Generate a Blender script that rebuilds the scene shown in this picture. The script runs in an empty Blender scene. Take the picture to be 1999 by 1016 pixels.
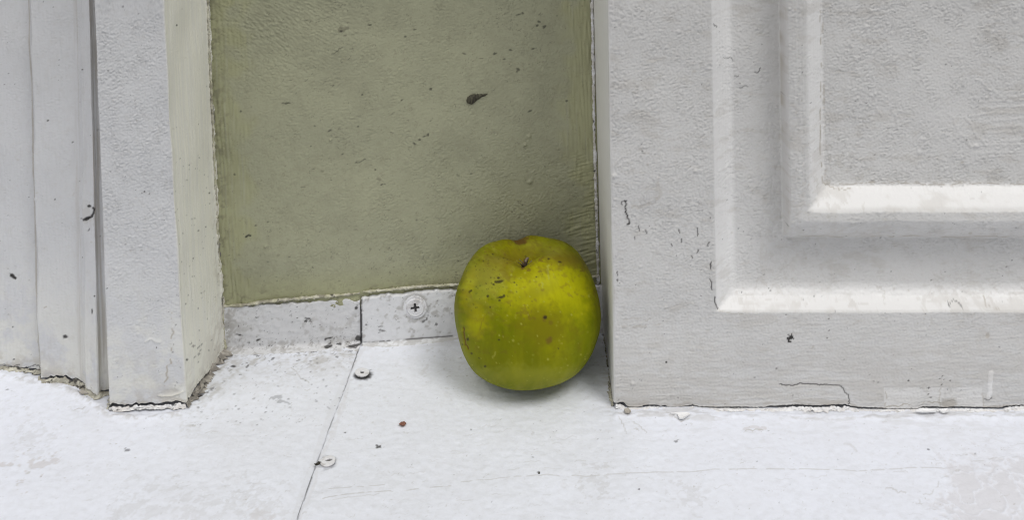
import bpy, math
import numpy as np
from mathutils import Matrix, Vector

# ------------------------------------------------------------------ camera, sky, sun
SC = bpy.context.scene
F, PX0, PY0 = 1900.0, 999.5, -379.0          # focal length and principal point (pixels of the 1999 x 1016 photo)
PITCH, ROLL = math.radians(1.85), -0.012
CAM = np.array([0.0, -0.521, 0.34])
cam = bpy.data.cameras.new('camera'); cam_o = bpy.data.objects.new('camera', cam)
SC.collection.objects.link(cam_o); SC.camera = cam_o
M3 = Matrix.Rotation(math.pi/2 - PITCH, 3, 'X') @ Matrix.Rotation(ROLL, 3, 'Z')
mw = M3.to_4x4(); mw.translation = Vector(CAM); cam_o.matrix_world = mw
cam.sensor_width = 36.0; cam.lens = 36.0*F/1999.0
cam.shift_y = (PY0 - 508.0)/1999.0; cam.clip_start = 0.01; cam.clip_end = 500.0
RM = np.array(M3)

SUN_EL, SUN_AZ = 58.0, 45.0                  # degrees; azimuth from straight behind the camera, minus = from the left
w = bpy.data.worlds.new('World'); SC.world = w; w.use_nodes = True
nt = w.node_tree; nt.nodes.clear()
sky = nt.nodes.new('ShaderNodeTexSky'); sky.sky_type = 'NISHITA'; sky.sun_disc = False
sky.sun_elevation = math.radians(SUN_EL)
sky.sun_rotation = math.radians(180 + SUN_AZ)*1.0
sky.air_density = 1.0; sky.dust_density = 4.0; sky.ozone_density = 1.0
hs = nt.nodes.new('ShaderNodeHueSaturation'); hs.inputs['Saturation'].default_value = 0.22
bg = nt.nodes.new('ShaderNodeBackground'); bg.inputs['Strength'].default_value = 0.074
out = nt.nodes.new('ShaderNodeOutputWorld')
nt.links.new(sky.outputs[0], hs.inputs['Color']); nt.links.new(hs.outputs[0], bg.inputs['Color'])
nt.links.new(bg.outputs[0], out.inputs['Surface'])
sun = bpy.data.lights.new('sun', 'SUN'); sun.energy = 1.4; sun.angle = math.radians(24); sun.color = (1.0, 0.985, 0.96)
sun_o = bpy.data.objects.new('sun', sun); SC.collection.objects.link(sun_o)
az, el = math.radians(SUN_AZ), math.radians(SUN_EL)
sdir = Vector((math.sin(az)*math.cos(el), -math.cos(az)*math.cos(el), math.sin(el)))   # towards the sun
sun_o.rotation_euler = sdir.to_track_quat('Z', 'Y').to_euler(); sun_o.location = (-.6, -2, 3)
SC.view_settings.view_transform = 'Standard'; SC.view_settings.look = 'None'
SC.view_settings.gamma = 1.0; SC.view_settings.use_curve_mapping = False
SC.view_settings.exposure = 0.18
SC.render.engine = 'CYCLES'; SC.cycles.use_denoising = True; SC.cycles.filter_width = 1.15; SC.cycles.max_bounces = 8

# ------------------------------------------------------------------ projection helpers
def ray(px, py):
    px, py = np.broadcast_arrays(np.asarray(px, float), np.asarray(py, float))
    d = np.stack([(px-PX0)/F, -(py-PY0)/F, -np.ones_like(px)], -1)
    return d @ RM.T
def on_floor(px, py, z=0.0):
    d = ray(px, py); t = (z-CAM[2])/d[..., 2]; return CAM + d*t[..., None]
def on_depth(px, py, Y):
    d = ray(px, py); t = (Y-CAM[1])/d[..., 1]; return CAM + d*t[..., None]
def project(P):
    q = (P-CAM) @ RM
    return PX0 - F*q[..., 0]/q[..., 2], PY0 + F*q[..., 1]/q[..., 2]

# ------------------------------------------------------------------ noise fields (periodic, in metres)
NN, STEP = 1024, 0.0005
_k = np.fft.fftfreq(NN, STEP); KX, KY = np.meshgrid(_k, _k)
def tex(seed, lx, ly, band=None, ang=0.0):
    r = np.random.default_rng(seed); g = np.fft.fft2(r.standard_normal((NN, NN)))
    ca, sa = math.cos(ang), math.sin(ang)
    k = np.sqrt(((KX*ca+KY*sa)*lx)**2 + ((-KX*sa+KY*ca)*ly)**2)
    flt = np.exp(-k**2) if band is None else np.exp(-((k-1)/band)**2)
    n = np.real(np.fft.ifft2(g*flt)); n -= n.mean(); return n/n.std()
def frac(seed, l, p=1.3, sx=1.0):
    r = np.random.default_rng(seed); g = np.fft.fft2(r.standard_normal((NN, NN)))
    k = np.sqrt((KX*sx)**2+KY**2); flt = 1/(1+(k*l)**2)**(p/2+.25)
    n = np.real(np.fft.ifft2(g*flt)); n -= n.mean(); return n/n.std()
def S(T, u, v, du=0.0, dv=0.0):
    a = (u+du)/STEP; b = (v+dv)/STEP
    i = np.floor(a).astype(int); j = np.floor(b).astype(int); fa = a-i; fb = b-j
    i0, i1, j0, j1 = i % NN, (i+1) % NN, j % NN, (j+1) % NN
    return (T[j0, i0]*(1-fa)+T[j0, i1]*fa)*(1-fb) + (T[j1, i0]*(1-fa)+T[j1, i1]*fa)*fb
T_WR = tex(1, .0036, .0023, .6); T_WR2 = tex(2, .0023, .0017, .6, .3); T_FINE = tex(3, .0016, .0014, .4)
T_LOW = tex(4, .045, .045); T_MOD = tex(5, .012, .012); T_STH = tex(6, .045, .0013); T_STV = tex(7, .0013, .045)
T_FR = frac(8, .03, 1.2); T_FR2 = frac(9, .008, 1.3); T_FRH = frac(10, .01, 1.3, 4.0); T_MID = tex(11, .005, .004)
T_CR = tex(12, .006, .0035, .35, -.25); T_GRIT = tex(13, .0009, .0009); T_BRH = tex(14, .016, .0022, .5, .05)
T_BRV = tex(15, .0022, .02, .5)
def sstep(a, b, x):
    t = np.clip((x-a)/(b-a), 0, 1); return t*t*(3-2*t)
def wrinkle(u, v, du=0.0):
    a = S(T_WR, u, v, du, .1); b = S(T_WR2, u, v, .2+du, du)
    m = .35+.65*sstep(-1.5, 1.5, S(T_MOD, u, v, du, .3))
    return m*(np.exp(-(a/.36)**2)*.85 + np.exp(-(b/.34)**2)*.65 + .18*a) + .17*S(T_FINE, u, v, du)

# ------------------------------------------------------------------ marks drawn on a surface (dist in photo pixels)
RNG = np.random.default_rng(77)
def jitter(pts, amp, n=4, seed=0):
    r = np.random.default_rng(seed); p = np.array(pts, float)
    for _ in range(n):
        m = (p[1:]+p[:-1])/2; L = np.linalg.norm(p[1:]-p[:-1], axis=1, keepdims=True)
        m += r.standard_normal(m.shape)*np.minimum(amp, L*.16)
        q = np.empty((len(p)+len(m), 2)); q[0::2] = p; q[1::2] = m; p = q
    return p
def line_dist(X, Y, pts, R):
    pts = np.asarray(pts, float); D = np.full(X.shape, 1e3)
    near = (X > pts[:, 0].min()-R) & (X < pts[:, 0].max()+R) & (Y > pts[:, 1].min()-R) & (Y < pts[:, 1].max()+R)
    ii = np.nonzero(near)
    if len(ii[0]) == 0: return D
    x, y = X[ii], Y[ii]; d = np.full(x.shape, 1e3)
    for (ax, ay), (bx, by) in zip(pts[:-1], pts[1:]):
        s = (x > min(ax, bx)-R) & (x < max(ax, bx)+R) & (y > min(ay, by)-R) & (y < max(ay, by)+R)
        if not s.any(): continue
        L = (bx-ax)**2+(by-ay)**2+1e-9
        t = np.clip(((x[s]-ax)*(bx-ax)+(y[s]-ay)*(by-ay))/L, 0, 1)
        d[s] = np.minimum(d[s], np.hypot(x[s]-ax-t*(bx-ax), y[s]-ay-t*(by-ay)))
    D[ii] = d; return D
class Surf:
    """one heightfield: positions P (nv,nu,3), unit normals N, plane coordinates u,v in metres, marks as vertex attributes"""
    def __init__(s, P, N, u, v, bump_scale=1.0):
        s.P, s.N, s.u, s.v = P, N, u, v
        s.X, s.Y = project(P); s.h = np.zeros(u.shape)
        s.a = {k: np.zeros(u.shape) for k in ('grime_shade', 'crack', 'tint')}
    def add(s, k, m):
        s.a[k] = np.maximum(s.a[k], np.clip(m, 0, 1))
    def line(s, pts, w, k='crack', st=1.0, jit=1.5, seed=1, depth=0.0, soft=1.0, brk=0.0):
        d = line_dist(s.X, s.Y, jitter(pts, jit, 3, seed), w+8*soft+4)
        m = 1-sstep(w*.5-.3*soft, w*.5+.9*soft, d)
        if brk: m = m*sstep(brk-.5, brk+.3, S(T_MID, s.u, s.v, seed*.013, .07))
        s.add(k, m*st)
        if depth: s.h -= depth*(1-sstep(0, w*.5+1.5, d))
    def spot(s, x, y, rx, ry=None, ang=0.0, k='crack', st=1.0, h=0.0, rag=.25, soft=.35):
        ry = ry or rx; c, q = math.cos(ang), math.sin(ang)
        dx, dy = s.X-x, s.Y-y
        box = (np.abs(dx) < 2.5*max(rx, ry)+2) & (np.abs(dy) < 2.5*max(rx, ry)+2)
        if not box.any(): return
        ii = np.nonzero(box); dx, dy = dx[ii], dy[ii]
        r = np.hypot((dx*c+dy*q)/rx, (-dx*q+dy*c)/ry)
        r = r*(1+rag*S(T_FR2, s.u[ii], s.v[ii], x*.001, y*.001)*.5)
        m = 1-sstep(1-soft, 1+soft, r)
        s.a[k][ii] = np.maximum(s.a[k][ii], m*st)
        if h: s.h[ii] += h*(1-sstep(.3, 1.25, r))
    def specks(s, n, box, seed, rmin=.8, rmax=1.9, k='crack', st=.8):
        r = np.random.default_rng(seed)
        for _ in range(n):
            x, y = r.uniform(box[0], box[2]), r.uniform(box[1], box[3])
            a = rmin+(rmax-rmin)*r.random()**3; s.spot(x, y, a*r.uniform(1, 2.0), a, r.uniform(-.6, .6), k, st*r.uniform(.4, 1))
    def pos(s): return s.P + s.N*s.h[..., None]
def grid_mesh(name, P, attrs, mat, parent=None, origin=(0, 0, 0), wrap=False, smooth=True):
    nv, nu = P.shape[:2]; me = bpy.data.meshes.new(name)
    co = (P-np.asarray(origin)).reshape(-1, 3)
    idx = np.arange(nv*nu).reshape(nv, nu)
    if wrap: idx = np.concatenate([idx, idx[:, :1]], 1)
    q = np.stack([idx[:-1, :-1], idx[:-1, 1:], idx[1:, 1:], idx[1:, :-1]], -1).reshape(-1, 4)
    me.vertices.add(len(co)); me.vertices.foreach_set('co', co.astype(np.float32).ravel())
    me.loops.add(q.size); me.loops.foreach_set('vertex_index', q.astype(np.int32).ravel())
    me.polygons.add(len(q)); me.polygons.foreach_set('loop_start', np.arange(0, q.size, 4, dtype=np.int32))
    me.update(calc_edges=True)
    me.polygons.foreach_set('use_smooth', np.full(len(q), smooth)); me.update()
    for k, a in (attrs or {}).items():
        at = me.attributes.new(k, 'FLOAT', 'POINT'); at.data.foreach_set('value', a.astype(np.float32).ravel())
    me.materials.append(mat)
    o = bpy.data.objects.new(name, me); SC.collection.objects.link(o)
    o.location = origin
    if parent: o.parent = parent; o.matrix_parent_inverse = Matrix(); o.location = np.asarray(origin)-np.asarray(parent.location)
    return o
def poly_mesh(name, verts, faces, mat, parent=None, origin=(0, 0, 0), smooth=False):
    me = bpy.data.meshes.new(name); me.from_pydata([tuple(np.asarray(v)-np.asarray(origin)) for v in verts], [], faces)
    me.update(); me.materials.append(mat)
    if smooth: me.polygons.foreach_set('use_smooth', np.ones(len(me.polygons), bool))
    o = bpy.data.objects.new(name, me); SC.collection.objects.link(o); o.location = origin
    if parent: o.parent = parent; o.location = np.asarray(origin)-np.asarray(parent.location)
    return o
def empty(name, loc):
    o = bpy.data.objects.new(name, None); SC.collection.objects.link(o); o.location = loc; o.empty_display_size = .02; return o
def tag(o, label, cat, group=None):
    o['label'] = label; o['category'] = cat
    if group: o['group'] = group
    return o
def axis(lo, a, b, hi, step=STEP, extra=()):
    n = max(2, int(round((b-a)/step))+1); mid = np.linspace(a, b, n)
    def grow(x, end):
        r = []; s = step; x0 = x
        while abs(end-x0) > s*1.3:
            s = min(s*1.06, .03); x0 += s*np.sign(end-x); r.append(x0)
        r.append(end); return r
    L = grow(a, lo)[::-1] if lo < a else []
    R = grow(b, hi) if hi > b else []
    return np.array(L+list(mid)+R), slice(len(L), len(L)+n)
def blur(A, sig, ax):
    r = int(3*sig)+1; k = np.exp(-.5*(np.arange(-r, r+1)/sig)**2); k /= k.sum()
    B = np.pad(A, [(r, r) if i == ax else (0, 0) for i in range(A.ndim)], mode='edge'); o = np.zeros_like(A)
    for i, w_ in enumerate(k):
        sl = [slice(None)]*A.ndim; sl[ax] = slice(i, i+A.shape[ax]); o += B[tuple(sl)]*w_
    return o

# ------------------------------------------------------------------ materials
def new_mat(name):
    m = bpy.data.materials.new(name); m.use_nodes = True; m.node_tree.nodes.clear(); return m, m.node_tree
def N_(t, kind, **kw):
    n = t.nodes.new(kind)
    for k, v in kw.items(): setattr(n, k, v)
    return n
def mixc(t, fac, a, b):
    n = N_(t, 'ShaderNodeMix', data_type='RGBA')
    for sock, val in ((0, fac), (6, a), (7, b)):
        if hasattr(val, 'is_linked') or hasattr(val, 'links'): t.links.new(val, n.inputs[sock])
        else: n.inputs[sock].default_value = val if sock == 0 else (*val, 1)
    return n.outputs[2]
def noise(t, scale, detail=4, rough=.6, stretch=None):
    co = N_(t, 'ShaderNodeTexCoord'); n = N_(t, 'ShaderNodeTexNoise')
    n.inputs['Scale'].default_value = scale; n.inputs['Detail'].default_value = detail; n.inputs['Roughness'].default_value = rough
    src = co.outputs['Object']
    if stretch:
        mp = N_(t, 'ShaderNodeMapping'); mp.inputs['Scale'].default_value = stretch
        t.links.new(src, mp.inputs[0]); src = mp.outputs[0]
    t.links.new(src, n.inputs['Vector']); return n.outputs[0]
def ramp(t, src, lo, hi, a=0.0, b=1.0):
    n = N_(t, 'ShaderNodeMapRange'); n.inputs[1].default_value = lo; n.inputs[2].default_value = hi
    n.inputs[3].default_value = a; n.inputs[4].default_value = b; t.links.new(src, n.inputs[0]); return n.outputs[0]
def attr(t, k): return N_(t, 'ShaderNodeAttribute', attribute_name=k).outputs['Fac']
def paint(name, base, dark, tint, grime_shade, crack=(.022, .019, .017), rough=.42, bump=.0001, fine=900, spec=.4):
    m, t = new_mat(name)
    c = mixc(t, ramp(t, noise(t, 18, 5), .35, .7), base, dark)
    c = mixc(t, ramp(t, noise(t, 260, 6, .7), .5, .78, 0, .22), c, grime_shade)
    c = mixc(t, attr(t, 'tint'), c, tint)
    c = mixc(t, attr(t, 'grime_shade'), c, grime_shade)
    c = mixc(t, attr(t, 'crack'), c, crack)
    b = N_(t, 'ShaderNodeBsdfPrincipled'); t.links.new(c, b.inputs['Base Color'])
    rr = ramp(t, noise(t, 120, 3), .3, .7, rough-.06, rough+.12); t.links.new(rr, b.inputs['Roughness'])
    b.inputs['Specular IOR Level'].default_value = spec
    bp = N_(t, 'ShaderNodeBump'); bp.inputs['Strength'].default_value = .6; bp.inputs['Distance'].default_value = bump
    t.links.new(noise(t, fine, 5, .65), bp.inputs['Height']); t.links.new(bp.outputs[0], b.inputs['Normal'])
    o = N_(t, 'ShaderNodeOutputMaterial'); t.links.new(b.outputs[0], o.inputs[0]); return m
WHITE = paint('grey_white_gloss_paint', (.645, .64, .628), (.605, .60, .588), (.79, .785, .775), (.40, .36, .30))
LEFTW = paint('cool_white_paint', (.64, .645, .655), (.61, .615, .62), (.80, .79, .70), (.42, .38, .32))
CREAM = (.70, .68, .58)
GREEN = paint('sage_green_paint', (.360, .362, .246), (.338, .340, .232), (.350, .350, .195), (.13, .12, .08), crack=(.03, .03, .02), rough=.5, bump=.00012)
SILL = paint('white_sheet_paint', (.79, .815, .885), (.765, .785, .845), (.64, .628, .645), (.47, .455, .43), rough=.5, bump=.00006, fine=700)
UPST = paint('greyish_upstand_paint', (.74, .745, .765), (.70, .705, .72), (.55, .53, .48), (.30, .28, .25), rough=.5, bump=.00008)
CAULK = paint('painted_caulk', (.62, .60, .50), (.55, .53, .43), (.45, .44, .30), (.16, .14, .11), rough=.6, bump=.0003, fine=500)
CRUST = paint('dirty_filler_crust', (.46, .43, .38), (.34, .31, .27), (.6, .58, .54), (.08, .07, .06), rough=.8, bump=.0005, fine=400)
CHIP = paint('chipped_white_paint', (.82, .82, .82), (.78, .78, .78), (.5, .48, .45), (.55, .5, .45), rough=.55)
STONE = paint('pavement_concrete', (.30, .29, .28), (.24, .235, .23), (.3, .3, .3), (.18, .17, .16), rough=.85, bump=.001, fine=120)

# ------------------------------------------------------------------ plan path of a wall given by columns (bottom pixel, pixel where it meets y=0)
class Path:
    def __init__(s, cols):
        B, T = [], []
        for (bx, by, tx) in cols:
            b = on_floor(bx, by); t_ = on_depth(tx, 0, b[1]); B.append(b); T.append(t_)
        s.B = np.array(B); s.T = np.array(T)
        d = np.linalg.norm(np.diff(s.B[:, :2], axis=0), axis=1); s.u = np.r_[0, np.cumsum(d)]
        s.zt = s.T[:, 2].mean()
        s.lean = (s.T-s.B)[:, 0]/s.T[:, 2]
    def at(s, u, rounding=2):
        lo, hi = s.u[0], s.u[-1]
        def ev(q):
            x = np.interp(q, s.u, s.B[:, 0]); y = np.interp(q, s.u, s.B[:, 1]); l = np.interp(q, s.u, s.lean)
            for e, i, j in ((lo, 0, 1), (hi, -1, -2)):      # extrapolate straight past the ends
                o = q < lo if i == 0 else q > hi
                g = (s.B[i]-s.B[j])/abs(s.u[i]-s.u[j]); dd = np.abs(q-e)
                x = np.where(o, s.B[i, 0]+g[0]*dd, x); y = np.where(o, s.B[i, 1]+g[1]*dd, y)
            return x, y, l
        W = np.linspace(-1, 1, 9)*rounding*.001; acc = [ev(u+q) for q in W]
        return [np.mean([a[i] for a in acc], 0) for i in range(3)]
    def surf(s, u, v, rounding=1.0, off=0.0):
        x, y, l = s.at(u, rounding); U, V = np.meshgrid(u, v)
        P = np.stack([x[None]+l[None]*V, np.broadcast_to(y[None], U.shape), V], -1)
        tx, ty = np.gradient(x), np.gradient(y); n = np.hypot(tx, ty)
        Nn = np.stack([ty/n, -tx/n, 0*tx], -1); Nn = np.broadcast_to(Nn[None], P.shape)
        return Surf(P + Nn*off, Nn, U, V)
def lift_bottom(s, zb):
    """raise the ragged lower edge of a wall: zb = height of the edge per column"""
    s.P = s.P.copy(); s.P[..., 2] += zb[None, :]*np.exp(-s.v/.004)

# ================================================================== right panelled block
rp = Path([(1174, 640, 1158), (1181, 664, 1161), (1198, 798, 1186), (1999, 802, 1985)])
uc = rp.u[2]                                                        # the corner
ZT = rp.zt
U_far = uc+.62
u_, us = axis(0.0, .0005, uc+.232, U_far-.130); u_ = np.r_[u_, np.arange(U_far-.129, U_far, .001)]; U_far = u_[-1]; v_, vs = axis(0.0, 0.0, ZT+.006, 1.1)
sf = rp.surf(u_, v_, .9)
def u_of(px, py, w):                                               # wall coordinate of a photo pixel at recess depth w
    U = np.linspace(uc, uc+.4, 1601); x, y, l = rp.at(U, .2); Yd = np.interp(0, [0], [0])
    best = None
    for it in range(1):
        P = on_depth(px, py, y+w); e = P[:, 0]-(x+l*P[:, 2]); i = np.argmin(np.abs(e)); best = (U[i]-uc, P[i, 2])
    return best
W_ = [0, .0048, .0092, .0116, .0124, .0124, .0050, -.0003, -.0016, -.0010, .0030, .0088, .0130, .0136]
LX = [1388, 1397, 1409, 1419, 1428, 1521, 1526, 1535, 1550, 1568, 1580, 1591, 1600, 1606]
BY = [609, 596, 579, 564, 551, 463, 457, 444, 432, 414, 400, 380, 363, 352]
ul = [u_of(x, 0, w_)[0] for x, w_ in zip(LX, W_)]; zb_ = [u_of(1750, y, w_)[1] for y, w_ in zip(BY, W_)]
ul = np.maximum.accumulate(ul); zb_ = np.maximum.accumulate(zb_)
sL = np.interp(sf.u-uc, ul, range(14)); sB = np.interp(sf.v, zb_, range(14))
sR = np.interp((U_far-uc)-(sf.u-uc), ul, range(14))
wob = .022*S(T_LOW, sf.u, sf.v, .2)
hA = np.minimum(sL, sR); hh = np.clip(.5+.5*(sB-hA)/1.1, 0, 1); par = np.clip(sB*(1-hh)+hA*hh-1.1*hh*(1-hh), 0, 13)
depth = np.interp(par+wob*(par > 0.01), range(14), W_)
depth = blur(blur(depth, .6, 0), .6, 1)
depth[:, :10] = 0
sf.h -= depth
sf.X, sf.Y = project(sf.pos())
face = (sf.u > uc+.0008).astype(float)
wr = wrinkle(sf.u, sf.v, .11)
low = sstep(.09, .03, sf.v)                                        # the bottom rail was brushed along its length
inner = (par > 12.5)
amp = .00037*face
sf.h += amp*wr*(1-.5*low)*np.where(inner, 1.1, 1) + .00004*face*low*(S(T_BRH, sf.u, sf.v) + .5*S(T_STH, sf.u, sf.v))
sf.h += .00035*S(T_LOW, sf.u, sf.v, .05)*face + .00006*S(T_FINE, sf.u, sf.v)*face
edge = np.exp(-((sf.u-uc-.0012)/.0014)**2); sf.h += edge*.00022*(.6+.5*S(T_STV, sf.u, sf.v))
strk = ((sL > 8) & (sL < 12.6) & (sB > 12)); sf.h += strk*.00015*S(T_STV, sf.u, sf.v)
sf.h += .00012*S(T_STV, sf.u, sf.v, .1)*(sL > .05)*(sL < 4)*(sB > 6)
# brush streaks in the inner panel at the right
for i in range(11):
    y0 = 185+i*12+RNG.uniform(-4, 4); x0 = 1915+RNG.uniform(-30, 40)
    d = line_dist(sf.X, sf.Y, jitter([(x0, y0+4), (1999, y0-2), (2100, y0+3)], 1.5, 2, i), 6); sf.h += .00016*(1-sstep(.5, 3.2, d))
for a in ([(1852, 222), (1866, 246), (1895, 287)], [(1884, 230), (1905, 262), (1925, 284)], [(1745, 222), (1752, 240), (1757, 258)],
          [(1705, 190), (1712, 212), (1722, 226)], [(1905, 155), (1925, 168), (1950, 185)], [(1655, 80), (1668, 112), (1672, 118)]):
    d = line_dist(sf.X, sf.Y, jitter(a, 1.2, 2, 3), 6); sf.h += .0003*(1-sstep(.5, 3.5, d))
for x, y, r_, h_ in ((1709, 183, 3, .0006), (1794, 297, 4, .0006), (1905, 284, 4, .0007), (1845, 262, 2.5, .0005), (1325, 62, 4, .0005),
        (1357, 332, 4, .0006), (1199, 343, 5, .0008), (1235, 749, 3.5, .0008), (1312, 771, 3.5, .0004), (1204, 660, 3, .0006), (1541, 17, 3, .0007),
        (1690, 52, 5, .0005), (1983, 40, 5, .0005), (1250, 520, 3, .0004), (1300, 600, 3, .0005), (1562, 507, 5, .0003), (1622, 533, 4, .0004), (1700, 20, 4, .0005)):
    sf.spot(x, y, r_*1.2, r_, h=h_, st=0, rag=.1)
# grime gathered in the moulding and at the corners
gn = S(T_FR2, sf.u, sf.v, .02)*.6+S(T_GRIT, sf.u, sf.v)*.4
sf.add('grime_shade', .55*np.exp(-(np.abs(par-12.6)/.5)**2)*sstep(-.3, 1.2, gn)*(par > 11.6)*(np.minimum(hA, sB) < 12.95))
sf.add('grime_shade', .22*sstep(.4, 1.9, S(T_FR, sf.u, sf.v, .3)*.5+S(T_FRH, sf.u, sf.v)*.8)*face)
sf.add('grime_shade', .5*sstep(.010, .001, sf.v)*sstep(-.2, 1.0, S(T_FRH, sf.u, sf.v, .2))*face)
sf.add('grime_shade', .28*sstep(.06, .0, sf.v)*sstep(-1.4, 1.0, S(T_FRH, sf.u, sf.v, .3))*face)
sf.add('tint', sstep(uc-.0005, uc-.002, sf.u)*1.0)  # return tinted paler to stand in for side light
sf.add('tint', sstep(-.1, .25, par)*(par > 0)*sstep(4.6, 3.0, par))  # paler tint paints the highlight on the outer slope and ledge
sf.add('tint', .95*sstep(9, 10, par)*sstep(12.9, 12.2, par))  # the inner moulding's lit slope is brightened in its colour
sf.add('grime_shade', .25*(par > 5.6)*(par < 7.2)*sstep(.2, 1.4, gn))
for i in range(26):                                                 # smudges rubbed along the ledges
    x = RNG.uniform(1440, 1999); y = RNG.uniform(572, 603)
    sf.spot(x, y, RNG.uniform(6, 26), RNG.uniform(1.2, 3), RNG.uniform(-.06, .06), 'grime_shade', RNG.uniform(.08, .28), rag=1.0)
sf.spot(1620, 374, 26, 8, .1, 'grime_shade', .22, rag=1.2); sf.spot(1845, 583, 22, 8, 0, 'grime_shade', .2, rag=1.2)
sf.line([(1608, 356), (1630, 366), (1660, 368)], 2, 'grime_shade', .7, seed=9)
sf.line([(1605, 357), (1640, 359), (1720, 357), (1800, 360), (1999, 360)], 1.4, 'grime_shade', .75, 1.0, 5, brk=-.1)
sf.line([(1601, 20), (1602, 200), (1605, 355)], 1.6, 'grime_shade', .75, 1.0, 6, brk=-.3)
sf.line([(1525, 5), (1527, 180), (1530, 300), (1533, 455)], 1.6, 'grime_shade', .75, .5, 7)  # dark line paints the shade on the moulding's left side
sf.line([(1527, 180), (1528, 196)], 1.6, 'crack', .8); sf.line([(1531, 372), (1532, 384)], 1.6, 'crack', .9)
sf.line([(1540, 461), (1680, 462), (1850, 462), (1999, 461)], 1.8, 'grime_shade', .55, 1.0, 8, brk=-.2)
sf.line([(1850, 590), (1852, 601), (1862, 586), (1875, 595), (1880, 603)], 1.3, 'crack', .6, 1, 2)
sf.line([(1920, 578), (1925, 600)], 2, 'grime_shade', .6); sf.line([(1928, 595), (1940, 603), (1955, 606)], 1.6, 'grime_shade', .6)
sf.spot(1928, 656, 4, 6, 0, 'grime_shade', .6, h=-.0003)
# hairline crack that rises, turns and runs left
sf.line([(1522, 751), (1543, 754), (1571, 751), (1600, 754), (1638, 753), (1651, 768), (1657, 783), (1656, 797)], 1.5, 'crack', .85, 1.0, 11, .0003)
sf.line([(1388, 512), (1386, 535), (1390, 565), (1395, 590), (1401, 603)], 1.7, 'crack', .95, 1.5, 12, .0002, brk=-.5)
sf.line([(1401, 603), (1420, 611), (1450, 612)], 1.2, 'grime_shade', .5, 1, 4)
sf.line([(1218, 392), (1220, 404), (1221, 415), (1224, 424), (1225, 438)], 2.3, 'crack', .9, 2, 13)
for a in ([(1215, 393), (1215, 400)], [(1246, 443), (1248, 451)], [(1260, 450), (1262, 457)], [(1239, 463), (1240, 467)], [(1331, 466), (1330, 474)],
          [(1361, 445), (1362, 460)], [(1385, 473), (1382, 481)], [(1310, 476), (1312, 480)], [(1363, 488), (1361, 494)], [(1393, 47), (1399, 52)],
          [(1205, 530), (1206, 537)], [(1205, 545), (1206, 549)], [(1325, 448), (1327, 455)], [(1350, 500), (1352, 504)]):
    sf.line(a, 1.6, 'crack', .8, .8, int(a[0][0]) % 17)
sf.line([(1473, 140), (1480, 141), (1484, 132)], 1.5, 'crack', .7); sf.line([(1412, 112), (1425, 111), (1431, 118)], 1.3, 'crack', .55)
sf.line([(1444, 170), (1452, 168), (1460, 169)], 1.3, 'crack', .6); sf.line([(1434, 148), (1441, 148)], 1.5, 'crack', .6)
sf.line([(1283, 340), (1284, 365), (1290, 378), (1278, 392), (1258, 402), (1235, 405)], 5, 'grime_shade', .32, 1.5, 15, soft=2.5, brk=-.7)
sf.line([(1215, 638), (1240, 640), (1262, 636), (1287, 634)], 4, 'grime_shade', .4, 2, 16, soft=2, brk=-.6)
sf.line([(1218, 624), (1250, 623), (1286, 627)], 2, 'grime_shade', .35, 2, 18, brk=-.3)
sf.line([(1385, 690), (1372, 696), (1390, 702), (1380, 712)], 2, 'grime_shade', .25, 2, 19)
# small dead fly shaped mark, flaked patch and drip at the foot
sf.spot(1543, 657, 3.6, 3, .3, st=1, rag=.9); sf.line([(1538, 652), (1544, 656), (1549, 661)], 1.2); sf.line([(1545, 651), (1543, 658)], 1.3)
sf.spot(1301, 708, 1.6); sf.spot(1773, 743, 1.8); sf.spot(1813, 758, 1.8, 2.2)
for x, y in ((1817, 778), (1812, 771), (1835, 740), (1843, 742), (1855, 744), (1838, 752), (1850, 761), (1839, 735)): sf.spot(x, y, 2.2, 1.2, RNG.uniform(-1, 1), st=.8)
pm = ((sf.X > 1725) & (sf.X < 1918) & (sf.Y > 757) & (sf.Y < 802)).astype(float)*sstep(-.9, .1, S(T_FR2, sf.u, sf.v)+ (sf.Y-758)/12)
pm *= 1-((sf.X > 1838) & (sf.X < 1868) & (sf.Y > 779)); sf.add('tint', pm*.45); sf.a['grime_shade'] *= 1-.6*pm; sf.h -= .00012*pm
sf.spot(1853, 793, 15, 11, 0, 'grime_shade', .55, h=-.0002)
sf.line([(1728, 765), (1727, 795)], 1.6, 'grime_shade', .6, 1.5, 3, brk=-.2); sf.line([(1836, 740), (1837, 800)], 1.4, 'grime_shade', .55, 2, 4, brk=0)
sf.line([(1727, 799), (1760, 792), (1800, 792), (1836, 790)], 1.5, 'grime_shade', .8, 2, 5, brk=-.5)
sf.line([(1918, 770), (1920, 798)], 1.8, 'grime_shade', .5); sf.line([(1935, 728), (1934, 745), (1930, 780)], 8, 'tint', .9, .6, 4, -.0005, 1.2)
sf.line([(1922, 781), (1930, 783), (1936, 779)], 1.8, 'crack', .7)
sf.spot(1560, 470, 30, 6, 0, 'grime_shade', .15, rag=2)
sf.specks(110, (1200, 5, 1999, 795), 5, .7, 1.5); sf.specks(60, (1200, 400, 1999, 795), 6, .7, 1.2)
sf.specks(50, (1210, 5, 1999, 700), 8, 1.2, 3, 'grime_shade', .5)
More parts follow.
